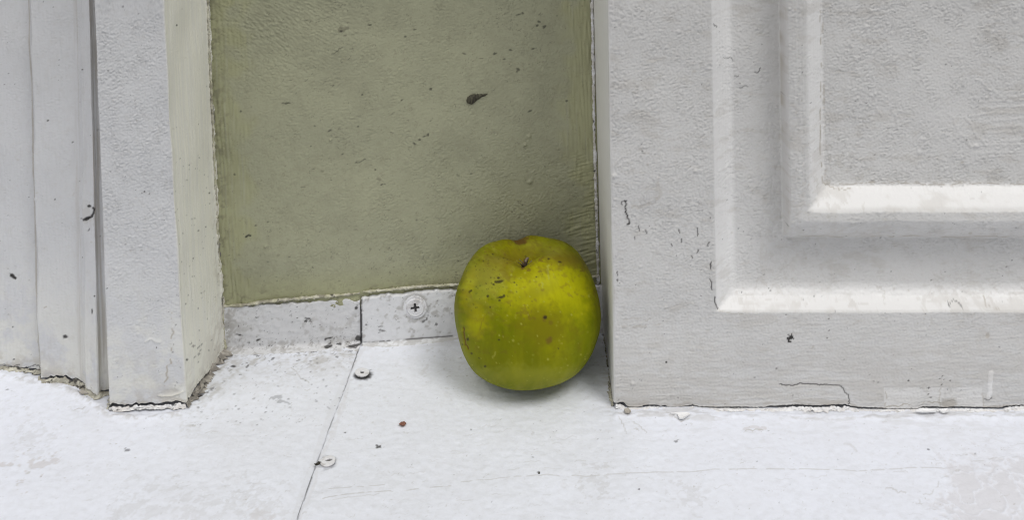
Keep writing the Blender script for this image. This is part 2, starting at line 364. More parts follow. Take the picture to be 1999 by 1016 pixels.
# the ragged foot above the crack
foot = np.array([(1174, 640), (1190, 780), (1200, 793), (1216, 790), (1226, 800), (1234, 803), (1250, 802), (1257, 797), (1275, 796), (1290, 800), (1297, 797), (1306, 803), (1330, 801),
    (1353, 797), (1365, 801), (1395, 801), (1440, 801), (1492, 803), (1503, 799), (1518, 799), (1555, 797), (1600, 799), (1650, 795), (1663, 799), (1720, 801),
    (1740, 805), (1785, 806), (1800, 800), (1850, 803), (1860, 801), (1950, 803), (1965, 798), (1999, 796), (2400, 798)], float)
x0, y0, _ = rp.at(u_, .5); bpx, bpy_ = project(np.stack([x0, y0, 0*x0], -1))
line_y = np.interp(bpx, foot[:, 0], foot[:, 1])
zfoot = np.clip((bpy_+6-line_y)*(y0-CAM[1])/F, .0008, .006); zfoot = np.where(u_ < uc-.002, .0004+.0003*S(T_MID, u_, 0*u_), zfoot)
zfoot += .00015*S(T_FINE, u_, 0*u_); sf.add('crack', .9*(sf.v < .0004)*(sf.u > uc))
gapw = .0010+.0004*np.clip(S(T_MID, u_, 0*u_+.05), 0, 2)
for c_, w_, a_ in ((1225, 14, .0011), (1470, 40, .0006), (1500, 8, .0011), (1700, 45, .0005), (1960, 10, .0004)): gapw += a_*np.exp(-((bpx-c_)/w_)**2)
lift_bottom(sf, zfoot)
right = empty('panelled_door_post', (0.23, 0.03, 0))
tag(right, 'off white panelled timber block with deep mouldings, to the right of the apple', 'door panel')
# split into the parts: side return with face frame, moulding, inner panel
P = sf.pos(); cu = int(np.searchsorted(u_, uc+ul[6])); cv = int(np.searchsorted(v_, zb_[6]))
cu2 = int(np.searchsorted(u_, uc+ul[13])); cv2 = int(np.searchsorted(v_, zb_[13]))
ku = int(np.searchsorted(u_, U_far-ul[6])); ku2 = int(np.searchsorted(u_, U_far-ul[13]))
org = (0.23, .03, 0)
def patch(name, r, c, mat, parent):
    return grid_mesh(name, P[r, c], {k: a[r, c] for k, a in sf.a.items()}, mat, parent, org)
patch('stile', slice(0, None), slice(0, cu+1), WHITE, right)
patch('bottom_rail', slice(0, cv+1), slice(cu, ku+1), WHITE, right)
patch('stile', slice(0, None), slice(ku, None), WHITE, right)
mo = empty('moulding', org); mo.parent = right; mo.location = (0, 0, 0)
bpy.context.view_layer.update()
def patch_sub(name, r, c):
    o = grid_mesh(name, P[r, c], {k: a[r, c] for k, a in sf.a.items()}, WHITE, None, org); o.parent = mo; o.location = (0, 0, 0)
patch_sub('upright_moulding', slice(cv, None), slice(cu, cu2+1)); patch_sub('upright_moulding', slice(cv, None), slice(ku2, ku+1))
patch_sub('ledge_moulding', slice(cv, cv2+1), slice(cu2, ku2+1))
patch('inner_panel', slice(cv2, None), slice(cu2, ku2+1), WHITE, right)

# ================================================================== left door frame: boards, chamfer, front face, reveal
lp = Path([(-560, 694, -600), (0, 720, -22), (90, 729, 70), (93, 728, 73), (79, 743, 59), (149, 753, 139), (160, 755, 148), (171, 766, 158), (193, 778, 174), (198, 770, 179), (226, 770, 199),
           (214, 801, 185), (363, 796, 318), (437, 686, 405), (441, 679, 409)])
u2, _s = axis(0.0, lp.u[1], lp.u[-1], lp.u[-1]); v2, _s2 = axis(0.0, 0.0, .212, 1.1)
LS = lp.surf(u2, v2, .8)
jf = sstep(lp.u[11]-.001, lp.u[11]+.001, LS.u)*sstep(lp.u[12]+.001, lp.u[12]-.001, LS.u)
rev = sstep(lp.u[12]-.0006, lp.u[12]+.0008, LS.u)
brd = sstep(lp.u[8]+.0005, lp.u[8]-.0005, LS.u)
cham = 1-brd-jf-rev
wr = wrinkle(LS.u, LS.v, .31)
hi = .45+.55*sstep(.02, .12, LS.v)
LS.h += .00040*jf*wr*hi + brd*(.00017*wr+.00007*S(T_BRV, LS.u, LS.v)) + rev*(.00008*wr+.000035*S(T_STV, LS.u, LS.v)) + cham*.00008*S(T_STV, LS.u, LS.v)
LS.h += .0004*S(T_LOW, LS.u, LS.v)*(1-cham) + .00005*S(T_FINE, LS.u, LS.v)
for c_, a_, w_ in ((lp.u[11], .0003, .0009), (lp.u[12], .00035, .0012), (lp.u[4], .0004, .0009), (lp.u[7]+.001, .0010, .0016)):
    LS.h += a_*np.exp(-((LS.u-c_-.0006)/w_)**2)*(1+.4*S(T_STV, LS.u, LS.v, c_))
LS.add('tint', .95*rev*(.75+.25*sstep(-1, 1, S(T_STV, LS.u, LS.v, .3))))
LS.add('tint', (1-rev)*.5*sstep(.09, .0, LS.v)*sstep(-1.5, 1, S(T_FR, LS.u, LS.v, .4)))
g1 = S(T_FR, LS.u, LS.v, .1)*.6+S(T_FR2, LS.u, LS.v)*.6
LS.add('grime_shade', .55*sstep(.016, .0, LS.v)*sstep(-.5, 1.2, g1)); LS.add('grime_shade', .25*sstep(.05, .0, LS.v)*sstep(-.2, 1.5, g1))
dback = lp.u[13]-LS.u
LS.add('grime_shade', rev*.7*sstep(.014, .0, dback)*sstep(-.6, 1.5, g1)*sstep(.17, .02, LS.v)); LS.add('grime_shade', rev*.65*sstep(.05, .0, LS.v)*sstep(.045, .0, dback)*sstep(-.9, 1.2, g1))
LS.add('grime_shade', cham*.55*sstep(-1, 1, S(T_STV, LS.u, LS.v, .2)))  # darkens the chamfer strip in colour, in place of shade
LS.add('grime_shade', .6*np.exp(-((LS.u-lp.u[3]+.0006)/.0012)**2)*sstep(-1, 1, S(T_STV, LS.u, LS.v, .4))*.8)  # streaked darker line down the inner corner of the step
LS.add('grime_shade', .35*np.exp(-((LS.u-lp.u[6])/.0022)**2)*sstep(-1.2, .8, S(T_STV, LS.u, LS.v, .14)))  # streaked darker band along the hollow of the cove
for x, y, r_ in ((127, 658, 4.6), (92, 236, 2), (108, 389, 1.6), (282, 374, 2), (345, 49, 2), (410, 377, 1.8), (305, 680, 1.6), (363, 703, 2.4), (185, 578, 1.8), (25, 639, 1.5), (27, 704, 1.8), (402, 443, 1.5), (378, 505, 1.6), (210, 562, 1.5)):
    LS.spot(x, y, r_, r_*.8, st=.95)
LS.spot(25, 538, 5.5, 2.6, .8, rag=.5); LS.spot(182, 607, 1.7, 5.5, -.1, st=.9); LS.spot(163, 135, 2.2, 1.3); LS.spot(191, 253, 2.5, h=.0005, st=.3); LS.spot(69, 389, 4, h=.0005, st=0)
LS.spot(176, 402, 3, 2.2, st=1); LS.line([(182, 406), (183, 415), (180, 423), (172, 428)], 3.2, 'crack', .95, 1, 3, .0004)
LS.spot(174, 425, 6.5, 3, -.3, st=1, h=-.0003); LS.line([(160, 426), (172, 427)], 1.1, 'crack', .8); LS.line([(176, 446), (174, 450)], 1.5, 'crack', .7)
LS.spot(172, 412, 10, 14, 0, 'grime_shade', .25, rag=.8)
LS.line([(335, 612), (336, 640), (334, 672), (332, 694)], 2.2, 'grime_shade', .75, 1.5, 31, -.0001, brk=-.6)
LS.line([(333, 702), (327, 722), (323, 745), (321, 754)], 2.6, 'grime_shade', .85, 1.5, 32, -.0002, brk=-.8)
LS.line([(283, 668), (300, 666), (312, 670)], 3, 'tint', .3, 2, 5, -.0005, brk=-.4); LS.line([(296, 693), (297, 760)], 15, 'grime_shade', .13, .5, 3, soft=2)
LS.spot(330, 768, 20, 7, 0, 'grime_shade', .4, h=-.0003); LS.line([(310, 775), (335, 778), (358, 765)], 3, 'tint', .8, 1, 4, -.0005)
LS.line([(0, 717), (12, 718), (28, 722), (38, 716)], 2, 'crack', .7, .6, 5); LS.line([(55, 724), (66, 717), (74, 716), (79, 725)], 1.8, 'crack', .7, .6, 5)
LS.line([(56, 0), (66, 330), (75, 640), (78, 715)], 1.8, 'grime_shade', .75, .6, 3); LS.line([(88, 600), (92, 598)], 1.4, 'grime_shade', .8)  # the long dark line paints the shade at the board step
LS.specks(130, (0, 0, 430, 780), 15, .6, 1.2, st=.7); LS.specks(90, (335, 300, 436, 760), 16, .6, 1.4, st=.75); LS.specks(40, (0, 0, 430, 700), 17, 1, 2.5, 'grime_shade', .4)
for i in range(10):
    x = RNG.uniform(368, 392); y = RNG.uniform(662, 702); LS.line([(x, y), (x+3, y-3)], 1.2, 'crack', .6, .5, i)
# rough paint at the back edge of the reveal
LS.h += rev*sstep(.0035, .0, dback)*(.0003*S(T_FR2, LS.u, LS.v)+.0004)
LS.add('crack', rev*sstep(.0022, .0008, dback)*sstep(.35, 1.1, S(T_FR2, LS.u, LS.v*.35, .07))*.8)
x0, y0, _ = lp.at(u2, .5); lpx, lpy = project(np.stack([x0, y0, 0*x0], -1))
zl = .0014+.0006*np.abs(S(T_MID, u2, 0*u2, .1))+.0001*S(T_FINE, u2, 0*u2)
for c_, w_, a_ in ((118, 22, .0022), (160, 30, .0014), (290, 60, .0010), (225, 12, .0014), (345, 15, .0012), (385, 12, .002)): zl += a_*np.exp(-((lpx-c_)/w_)**2)
lift_bottom(LS, np.clip(zl, .0003, .005))
left = empty('painted_door_frame', (-.22, .02, 0))
tag(left, 'cool white painted door frame with cream inner reveal, left of the green recess', 'door frame')
PL = LS.pos(); org2 = (-.22, .02, 0)
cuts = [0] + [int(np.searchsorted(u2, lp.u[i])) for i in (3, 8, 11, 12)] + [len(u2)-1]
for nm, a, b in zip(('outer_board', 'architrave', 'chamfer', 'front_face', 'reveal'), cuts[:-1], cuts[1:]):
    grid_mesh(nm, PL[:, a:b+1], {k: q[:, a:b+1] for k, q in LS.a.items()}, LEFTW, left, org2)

# ================================================================== green back wall
gp = Path([(425, 687, 394), (437, 684, 405), (705, 671, 700), (890, 657, 884), (1188, 645, 1168)])
ZU = .0268                                                        # top of the upstand
u3, _s = axis(0, 0, gp.u[-1], gp.u[-1]); v3, _s = axis(ZU-.004, ZU-.004, .212, 1.1)
G = gp.surf(u3, v3, .3)
wr = wrinkle(G.u, G.v, .47)
ed = np.minimum(G.u-gp.u[1], gp.u[-1]-.004-G.u); near = sstep(.024, .008, ed+.004*S(T_MOD, G.u, G.v))
lowb = sstep(.024, .006, G.v-ZU)
G.h += .00029*wr*(1-.65*near)*(1-.4*lowb) + near*(.00011*S(T_BRV, G.u, G.v)+.00005*S(T_STV, G.u, G.v)) + .0005*S(T_LOW, G.u, G.v)
curve = np.where((G.X > 1080) & (G.Y > 300), 1, 0)*near*.00016*S(T_BRH, G.u, G.v+.35*(gp.u[-1]-G.u)**1.0*.4); G.h += curve
G.h += .00011*S(tex(33, .006, .0016, .5, -.6), G.u, G.v)*sstep(260, 60, np.hypot(G.X-540, G.Y+10))
G.add('tint', .75*near*sstep(.3, .9, 1-.3*S(T_STV, G.u, G.v)) * .9); G.add('tint', .65*lowb)
q = np.abs(S(T_CR, G.u, G.v, .05)); mask = sstep(1.15, 1.9, S(T_MID, G.u, G.v, .3)+.5*S(T_FR, G.u, G.v))
G.add('crack', .5*sstep(.13, .03, q)*mask*(1-.5*near)); G.add('grime_shade', .35*sstep(.25, .05, np.abs(S(T_WR2, G.u, G.v, .2)))*sstep(.4, 1.6, S(T_MID, G.u, G.v, .12)))
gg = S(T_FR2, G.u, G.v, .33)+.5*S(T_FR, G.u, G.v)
G.add('grime_shade', .6*sstep(.016, 0, G.v-ZU)*sstep(-.2, 1.6, gg)); G.add('grime_shade', .5*sstep(.012, 0, G.u-gp.u[1])*sstep(0, 1.6, gg)); G.add('grime_shade', .10*sstep(-.5, 1.5, S(T_FR, G.u, G.v, .2)))
G.spot(665, 57, 6, 6, st=.55, rag=.8, k='grime_shade'); G.spot(666, 60, 3, 2, st=.8)
for x, y, a, b, t_ in ((707, 185, 2.2, 2.2, 0), (650, 167, 1.6, 1.6, 0), (722, 49, 3.5, 1.5, 0), (810, 58, 4, 1.6, -.2), (784, 196, 3, 1.4, -.3), (790, 72, 3, 1.2, -.3), (839, 175, 2, 1.3, 0), (819, 273, 3.2, 2.4, 0),
        (808, 280, 2.8, 1.4, .7), (829, 266, 3.4, 1.2, -.3), (699, 247, 1.8, 1.3, 0), (668, 302, 3, 1.3, -.2), (643, 255, 3.5, 1.3, -.6), (615, 245, 3, 1.2, .2), (607, 285, 2, 1.6, 0), (471, 216, 2, 2, 0), (906, 105, 4, 1.3, .3),
        (1012, 28, 8, 1.6, -.3), (1020, 25, 2, 2, 0), (1040, 95, 5, 1.8, -.1), (1048, 49, 2.6, 2, 0), (1054, 42, 2.4, 1.2, 0), (1063, 52, 3, 1.2, -.8), (1012, 135, 4, 2.6, .5), (1034, 216, 5, 1.5, -.4), (997, 98, 4, 1.2, .2), (984, 116, 3, 1.3, 0),
        (966, 106, 3, 1.2, -.2), (1106, 197, 2, 1.5, 0), (920, 340, 2.4, 1.3, 0), (840, 174, 2, 1.5, 0), (560, 200, 5, 1.2, -.2), (695, 318, 5, 1, -.4), (745, 361, 3, 1.4, -.5), (1020, 400, 2, 1.5, 0), (500, 440, 2.5, 2, 0), (1158, 63, 1.6, 1.6, 0), (458, 342, 1.6, 1.6, 0)):
    G.spot(x, y, a*.9, b*.9, t_, st=.72, rag=.6)
G.line([(480, 462), (484, 459), (489, 460)], 2.6, 'crack', .95, .4, 2); G.line([(551, 200), (560, 198)], 1.6, 'crack', .6)
G.line([(693, 319), (705, 317), (714, 312)], 1.3, 'crack', .6); G.line([(648, 104), (655, 102), (668, 92)], 1.3, 'crack', .6)
for x, y, r_ in ((1033, 265, 4.2), (1034, 355, 5), (1025, 282, 3), (519, 480, 3), (645, 273, 2.5)): G.spot(x, y, r_, r_, h=.0010, st=0, rag=.1, soft=.5)
G.specks(50, (420, 5, 1160, 560), 25, .6, 1.4, st=.75); G.specks(50, (430, 430, 900, 590), 26, .6, 1.6, st=.7); G.specks(60, (430, 0, 1160, 500), 27, 1.2, 3.2, 'grime_shade', .4)
G.line([(1090, 360), (1130, 356), (1168, 359)], 8, 'grime_shade', .12, 2, 4, soft=3, brk=-.8)
zb = .0006*S(T_FR2, G.u[0], 0*G.u[0])*sstep(.28, .1, 0*G.u[0]+.2)
G.P = G.P.copy(); G.h += .0003*sstep(.0022, 0, G.v-ZU)*(1+S(T_FR2, G.u, G.v))
gw = grid_mesh('green_wall', G.pos(), G.a, GREEN, None, (0, .055, 0))
tag(gw, 'sage green rough painted wall at the back of the recess behind the apple', 'wall')

# ================================================================== the white sheets of the sill
def seam_pt(y):                                                   # world x of the seam for a world y
    S_ = np.array([on_floor(706, 660), on_floor(697, 692), on_floor(672, 760), on_floor(625, 885), on_floor(580, 1016), on_floor(520, 1240)])
    return np.interp(y, S_[::-1, 1], S_[::-1, 0])
YF, YB = -.30, .085
ydn = on_floor(1000, 1040)[1]
v4, _s = axis(YF, ydn, YB, YB)
def sill_part(xs, lift, name):
    """xs: offsets from the seam; the seam bends so every row is shifted with it"""
    U, V = np.meshgrid(xs, v4); sx = seam_pt(v4)
    k = np.where(np.abs(U) < .25, 1, np.clip(1-(np.abs(U)-.25)/.5, 0, 1))
    P = np.stack([U+sx[:, None]*1.0, V, np.zeros_like(U)+lift], -1)
    N = np.zeros_like(P); N[..., 2] = 1
    return Surf(P, N, P[..., 0].copy(), V)
def sill_look(s, side):
    u, v = s.u, s.v
    s.h += .00035*S(T_LOW, u, v, .3, .2)+.00006*S(T_MID, u, v, .1)+.00003*S(T_FINE, u, v)+.00003*np.maximum(wrinkle(u, v, .2), 0)
    a = S(T_FR, u, v, .2)*.5+S(T_FR2, u, v, .15)*.7
    back = sstep(900, 690, s.Y)
    s.add('grime_shade', .10*sstep(.3, 2.4, a)); s.add('grime_shade', .4*sstep(1.5, 2.6, S(T_FR2, u, v, .4)+.35*S(T_MID, u, v))*(.12+.8*back))
    q = np.abs(S(T_CR, u, v, .17)); s.add('grime_shade', .5*sstep(.14, .03, q)*sstep(1.2, 2.0, S(T_MID, u, v, .21)))
    s.add('grime_shade', .07*sstep(-.2, 1.8, S(T_MID, u, v, .33)+.8*S(T_FR2, u, v, .1)))
    s.add('crack', .5*sstep(2.9, 3.3, S(T_GRIT, u, v, .3)+.6*back))
# --- left sheet (passes under the right one)
xl, _s = axis(-1.25, -.215, .006, .006)
SL = sill_part(xl, 0.0, 'l'); ul_ = xl[None]+0*SL.v
SL.h -= .0012*sstep(-.009, -.0005, ul_); sill_look(SL, 0)
SL.line([(706, 660), (697, 692), (672, 760), (625, 885), (580, 1016), (560, 1100)], 2.4, 'crack', .8, .6, 3)
SL.line([(700, 660), (690, 692), (664, 760), (617, 885), (571, 1016)], 9, 'grime_shade', .15, 1, 4, soft=3)  # grey band left of the seam paints its soft shade
SL.line([(706, 655), (700, 690), (680, 745)], 3.6, 'crack', .75, 1.0, 3, brk=-.9)
f1 = S(T_FR2, SL.u, SL.v, .05)+.5*S(T_FR, SL.u, SL.v)
dcor = line_dist(SL.X, SL.Y, [(355, 805), (392, 757), (440, 690), (560, 684), (705, 668)], 140)
SL.add('grime_shade', .75*sstep(60, 5, dcor+10*S(T_FR2, SL.u, SL.v, .3))*sstep(-1.6, 1.6, f1)*(SL.X > 362)); SL.add('grime_shade', .3*sstep(120, 20, dcor)*sstep(-.8, 1.8, f1)*(SL.X > 350))
SL.add('crack', .75*sstep(48, 5, dcor)*sstep(1.25, 1.9, S(T_MID, SL.u, SL.v, .4)*.7+S(T_GRIT, SL.u, SL.v)*.45)*(SL.X > 362))
sm = line_dist(SL.X, SL.Y, [(440, 690), (520, 686), (705, 676)], 60); SL.add('crack', .7*sstep(16, 3, sm)*sstep(.35, .05, np.abs(S(T_CR, SL.u, SL.v, .3)))*sstep(-.2, 1, S(T_MID, SL.u, SL.v, .1)))
SL.line([(568, 716), (585, 735), (603, 748)], 1.2, 'grime_shade', .7, .8, 3); SL.line([(608, 698), (690, 696)], 1.1, 'grime_shade', .5, .5, 3)
for x, y, a, b, t_, st_ in ((455, 715, 6, 2.6, -.2, .9), (481, 716, 2, 2, 0, .8), (392, 774, 4, 1.5, -.2, 1), (545, 775, 8, 3, .1, .35), (556, 784, 9, 1.6, .4, .35), (157, 768, 8, 3, .3, .75), (250, 880, 2, 1.5, 0, .6), (15, 760, 3, 1.2, 0, .6)):
    SL.spot(x, y, a, b, t_, st=st_, rag=.8)
SL.spot(78, 910, 22, 6, -.2, 'tint', .85, rag=.9, h=-.0001); SL.spot(5, 913, 12, 5, 0, 'tint', .9, rag=.8); SL.spot(55, 926, 5, 2, -.5, 'grime_shade', .6)
for x, y, a, b in ((65, 853, 18, 5), (60, 862, 8, 3), (150, 804, 9, 4), (300, 998, 36, 12), (250, 990, 16, 6), (500, 1005, 26, 10), (415, 985, 26, 6), (390, 1003, 14, 5), (508, 1000, 14, 4)):
    SL.spot(x, y, a, b, RNG.uniform(-.2, .2), 'grime_shade', .22, rag=1.6)
SL.spot(505, 1008, 14, 5, 0, 'tint', .5, rag=1)
SL.line([(145, 804), (160, 801), (166, 797)], 1.4, 'grime_shade', .6, 1, 3, -.0004)
for i in range(24):
    x, y = RNG.uniform(380, 690), RNG.uniform(690, 1000); SL.line([(x, y), (x+RNG.uniform(5, 26), y+RNG.uniform(-5, 5))], 1.1, 'grime_shade', RNG.uniform(.2, .5), 2, i)
SL.specks(110, (0, 750, 690, 1016), 35, .6, 1.3, 'grime_shade', .8); SL.specks(150, (380, 690, 700, 830), 36, .7, 1.9, 'crack', .6)
rim = line_dist(SL.X, SL.Y, [(-80, 733), (0, 733), (76, 745), (120, 757), (160, 775), (190, 795), (212, 811), (300, 816), (366, 806)], 60)
SL.h += .0007*np.exp(-(rim/7)**2)*(.6+.8*sstep(-1, 1, S(T_MID, SL.u, SL.v))); SL.add('grime_shade', .55*sstep(11, 1, rim)*sstep(-.1, 1.4, f1))
# --- right sheet
xr, _s = axis(0.0, 0.0, .425, 1.25)
SR = sill_part(xr, .0007, 'r'); ur_ = xr[None]+0*SR.v
SR.h -= .0009*np.exp(-(ur_/.0005)**1.0)*1.0; sill_look(SR, 1); SR.add('crack', .55*sstep(.0009, .0002, ur_)*sstep(-1.2, .2, S(T_MID, SR.u, SR.v))); SR.spot(709, 734, 15.5, 9, -.1, st=.95, rag=.25); SR.spot(642, 904, 15.5, 10.5, -.2, 'crack', .7, rag=.3)  # first dark spot paints the shade under the raised screw; second rims the other
SR.line([(712, 660), (703, 692), (678, 760), (631, 885), (586, 1016)], 5, 'tint', .30, 3, 6, soft=2, brk=0); SR.line([(668, 790), (655, 825), (646, 850)], 5, 'tint', .5, 2, 7, soft=2, brk=-.4)
f2 = S(T_FRH, SR.u, SR.v, .05)+.4*S(T_FR, SR.u, SR.v)
db = line_dist(SR.X, SR.Y, [(1180, 690), (1200, 806), (1400, 808), (1700, 808), (1999, 808)], 120)
SR.add('grime_shade', .5*sstep(26, 4, db)*sstep(-.2, 1.5, f2)); SR.add('grime_shade', .22*sstep(80, 10, db)*sstep(-.1, 1.8, f2))
bck = line_dist(SR.X, SR.Y, [(710, 662), (900, 658), (1180, 655)], 60); SR.add('grime_shade', .5*sstep(26, 2, bck)*sstep(-.3, 1.4, f2)); SR.add('crack', .8*sstep(3.2, 1.2, bck)*sstep(-.6, .3, S(T_MID, SR.u, SR.v)))
SR.line([(1050, 933), (1200, 928), (1400, 918), (1600, 917), (1800, 913), (1860, 912)], 1.3, 'grime_shade', .55, 1.0, 8, brk=-1.0); SR.line([(900, 940), (1050, 931)], 1.2, 'grime_shade', .5, 1, 8, brk=-.6)
SR.line([(630, 975), (760, 960), (880, 948)], 1.3, 'grime_shade', .6, 1, 3, brk=-.4); SR.line([(640, 955), (750, 948)], 1.2, 'grime_shade', .55, 1, 4, brk=-.4); SR.line([(650, 978), (740, 965)], 1.1, 'grime_shade', .4, 1, 9)
SR.line([(1208, 815), (1222, 845)], 1.2, 'grime_shade', .6, .8, 3); SR.line([(1238, 828), (1252, 836), (1262, 846)], 1.2, 'grime_shade', .55, .6, 3)
SR.line([(835, 712), (825, 730), (818, 728)], 4, 'grime_shade', .3, 2, 3, soft=2, brk=-.5)
SR.line([(1452, 838), (1480, 834), (1494, 836)], 5, 'tint', .7, 1.5, 3, soft=1.5, brk=-.6); SR.line([(1455, 840), (1490, 839)], 1.3, 'grime_shade', .8, 1, 3)
SR.line([(1730, 952), (1750, 958), (1768, 962)], 2.2, 'grime_shade', .5, 1, 3); SR.line([(1648, 865), (1668, 872), (1672, 880)], 3, 'grime_shade', .3, 1, 3, soft=2)
SR.line([(1300, 806), (1310, 812), (1330, 824), (1345, 818)], 1.6, 'grime_shade', .7, 1, 3)
for x, y, a, b, st_ in ((1052, 926, 3.6, 2.6, .85), (736, 868, 2.4, 1.4, .9), (674, 845, 2, 1.3, .8), (1320, 863, 2.2, 1.6, .6), (1248, 958, 1.8, 1.4, .8), (1813, 878, 2.2, 1.5, .7), (1040, 897, 3, 1.5, .5), (960, 980, 2, 1.3, .5)):
    SR.spot(x, y, a, b, .2, st=st_, rag=.7)
SR.spot(786, 829, 7, 4, 0, 'grime_shade', .35); SR.spot(1335, 975, 14, 4, 0, 'grime_shade', .22, rag=1.5); SR.spot(1165, 940, 14, 5, 0, 'grime_shade', .25, rag=2)
# worn pinkish grey patch at the lower right
wx, wy = SR.X, SR.Y; qn = S(T_FR2, SR.u, SR.v, .2)*16+S(T_FR, SR.u, SR.v, .1)*10
pd = np.maximum.reduce([901-wy+.10*(1999-wx)*0, (1845-wx)+.55*(905-wy)*-1*0, (1770-wx)*1.0+np.clip(1010-wy, 0, 90)*.75, wx-2230+60*np.sin(wy/40), wy-1180+0*wx])
worn = sstep(16, -16, pd+qn*.8)
vein = np.exp(-((S(T_MOD, SR.u, SR.v, .13)+.25*S(T_FR2, SR.u, SR.v))/.24)**2)
SR.add('tint', .6*worn*(1-.75*vein)); SR.h -= .00025*worn*(1-vein)
SR.a['grime_shade'] *= 1-.6*worn; SR.line([(1790, 985), (1815, 965), (1850, 930), (1905, 903), (1999, 901)], 2, 'grime_shade', .4, 5, 5, brk=-.4)
SR.specks(200, (620, 680, 1999, 1016), 45, .6, 1.3, 'grime_shade', .8); SR.specks(40, (620, 680, 1999, 1016), 46, .7, 1.5, 'crack', .6); SR.specks(90, (620, 700, 1999, 1016), 47, 2, 7, 'grime_shade', .16)
for i in range(70):
    x, y = RNG.uniform(640, 1990), RNG.uniform(820, 1010); SR.line([(x, y), (x+RNG.uniform(5, 40), y+RNG.uniform(-4, 2))], 1.0, 'grime_shade', RNG.uniform(.12, .38), 2, i)
rimr = line_dist(SR.X, SR.Y, [(1204, 811), (1300, 812), (1500, 812), (1700, 814), (1999, 812)], 40)
SR.h += .0006*np.exp(-(rimr/6)**2)*(.5+.9*sstep(-1, 1, S(T_MID, SR.u, SR.v, .3)))

lroot = empty('sill_sheet', (-.3, .0, 0)); tag(lroot, 'white painted metal sill sheet on the left, its edge under the screwed sheet', 'sill sheet', 'white sill sheets')
rroot = empty('sill_sheet', (.15, .0, 0)); tag(rroot, 'white painted metal sill sheet with screws in it, beneath the green apple', 'sill sheet', 'white sill sheets')
grid_mesh('sheet', SL.pos(), SL.a, SILL, lroot, (-.3, 0, 0)); grid_mesh('sheet', SR.pos(), SR.a, SILL, rroot, (.15, 0, 0))

# --- upstands: the back edges of the sheets, bent up against the green wall
def upstand(root, ua, ub, out, cove, zt_px, seed, org):
    n = int((ub-ua)/STEP)+1; u = np.linspace(ua, ub, n)
    x, y, l = gp.at(u, .3)
    ztop = np.interp(x, [on_depth(440, 597, .056)[0], on_depth(705, 576, .058)[0], on_depth(707, 570, .06)[0], on_depth(895, 562, .062)[0], 1], zt_px)
    ztop = ztop + .0004*S(T_MID, u, 0*u, seed)
    # profile: out on the sill, bend, up, over the rounded lip, back to the wall
    prof = []
    for a in np.linspace(0, 1, 8): prof.append((out+cove+.002*(1-a), -.0014*(1-a), 0))
    for a in np.linspace(0, np.pi/2, 12)[1:]: prof.append((out+cove*(1-np.sin(a)), cove*(1-np.cos(a)), 0))
    m = 46
    for a in np.linspace(0, 1, m)[1:]: prof.append((out, cove, a))
    for a in np.linspace(0, np.pi/2, 6)[1:]: prof.append((out-.0006*(1-np.cos(a)), cove+.0006*np.sin(a), 1))
    for a in np.linspace(0, 1, 6)[1:]: prof.append((out-.0006-(out-.0006)*a-.001*a, cove+.0006, 1))
    prof = np.array(prof); o_, z0, t_ = prof[:, 0][:, None], prof[:, 1][:, None], prof[:, 2][:, None]
    Z = z0+t_*(ztop[None]-cove-.0006); P_ = np.stack([x[None]+l[None]*Z, y[None]-o_+0*Z, Z+(.0003 if cove > .002 else .0009)], -1)
    Nn = np.zeros_like(P_); dz = np.gradient(Z, axis=0); dy = np.gradient(P_[..., 1], axis=0); L = np.hypot(dz, dy)+1e-12
    Nn[..., 1] = -dz/L; Nn[..., 2] = dy/L
    U = np.broadcast_to(u[None], Z.shape).copy(); s = Surf(P_, Nn, U, Z-(o_-out))
    return s, prof
UL, _p = upstand(lroot, gp.u[1]-.001, gp.u[2]-.0002, .0012, .0028, [.0263, .0270, .027, .0275, .028], .1, (-.3, 0, 0))
UL.h += .00016*wrinkle(UL.u, UL.v, .2)+.00008*S(T_MID, UL.u, UL.v)
fl = S(T_FR2, UL.u, UL.v, .25)+.4*S(T_FR, UL.u, UL.v); dl = UL.u-gp.u[1]
UL.add('grime_shade', .35+.35*sstep(-.8, 1.8, fl)*0); UL.a['grime_shade'] *= .5; UL.add('grime_shade', .75*sstep(.022, 0, dl)*sstep(-1.4, 1, fl)); UL.add('grime_shade', .45*sstep(.2, 2, fl)); UL.add('grime_shade', .55*sstep(.010, .002, UL.v)*sstep(-.8, 1.2, fl))
q = np.abs(S(T_CR, UL.u, UL.v, .25)); UL.add('crack', .7*sstep(.12, .03, q)*sstep(1.1, 1.8, S(T_MID, UL.u, UL.v, .05)))
UL.add('crack', .75*sstep(.30, .05, np.abs(S(T_WR2, UL.u, UL.v, .4)))*sstep(.004, .0, np.abs(UL.v-.0022)-.0015)*sstep(.2, .9, S(T_MID, UL.u, UL.v, .22)))
for x, y, a, b, t_ in ((504, 664, 6, 1.6, -.35), (467, 654, 5, 1.5, .2), (500, 620, 3, 1, 0), (581, 621, 4, 1.2, .3), (600, 622, 4, 1.0, .2), (690, 676, 8, 2.4, -.1), (660, 672, 6, 2, -.1), (640, 678, 6, 2, -.1), (645, 660, 5, 1.6, -.3), (698, 660, 5, 5, 0), (696, 602, 1.5, 1.5, 0), (466, 637, 1.5, 2, 0)):
    UL.spot(x, y, a, b, t_, st=.9, rag=.7)
UL.specks(90, (440, 590, 705, 690), 55, .6, 1.5, st=.7)
grid_mesh('upstand', UL.pos(), UL.a, UPST, lroot, (-.3, 0, 0))
UR, _p = upstand(rroot, gp.u[2]+.0008, gp.u[-1]-.001, .0028, .0012, [.027, .028, .0283, .0284, .0284], .3, (.15, 0, 0))
UR.h += .00010*wrinkle(UR.u, UR.v, .3)+.00006*S(T_MID, UR.u, UR.v)
fl = S(T_FR2, UR.u, UR.v, .15)+.4*S(T_FR, UR.u, UR.v)
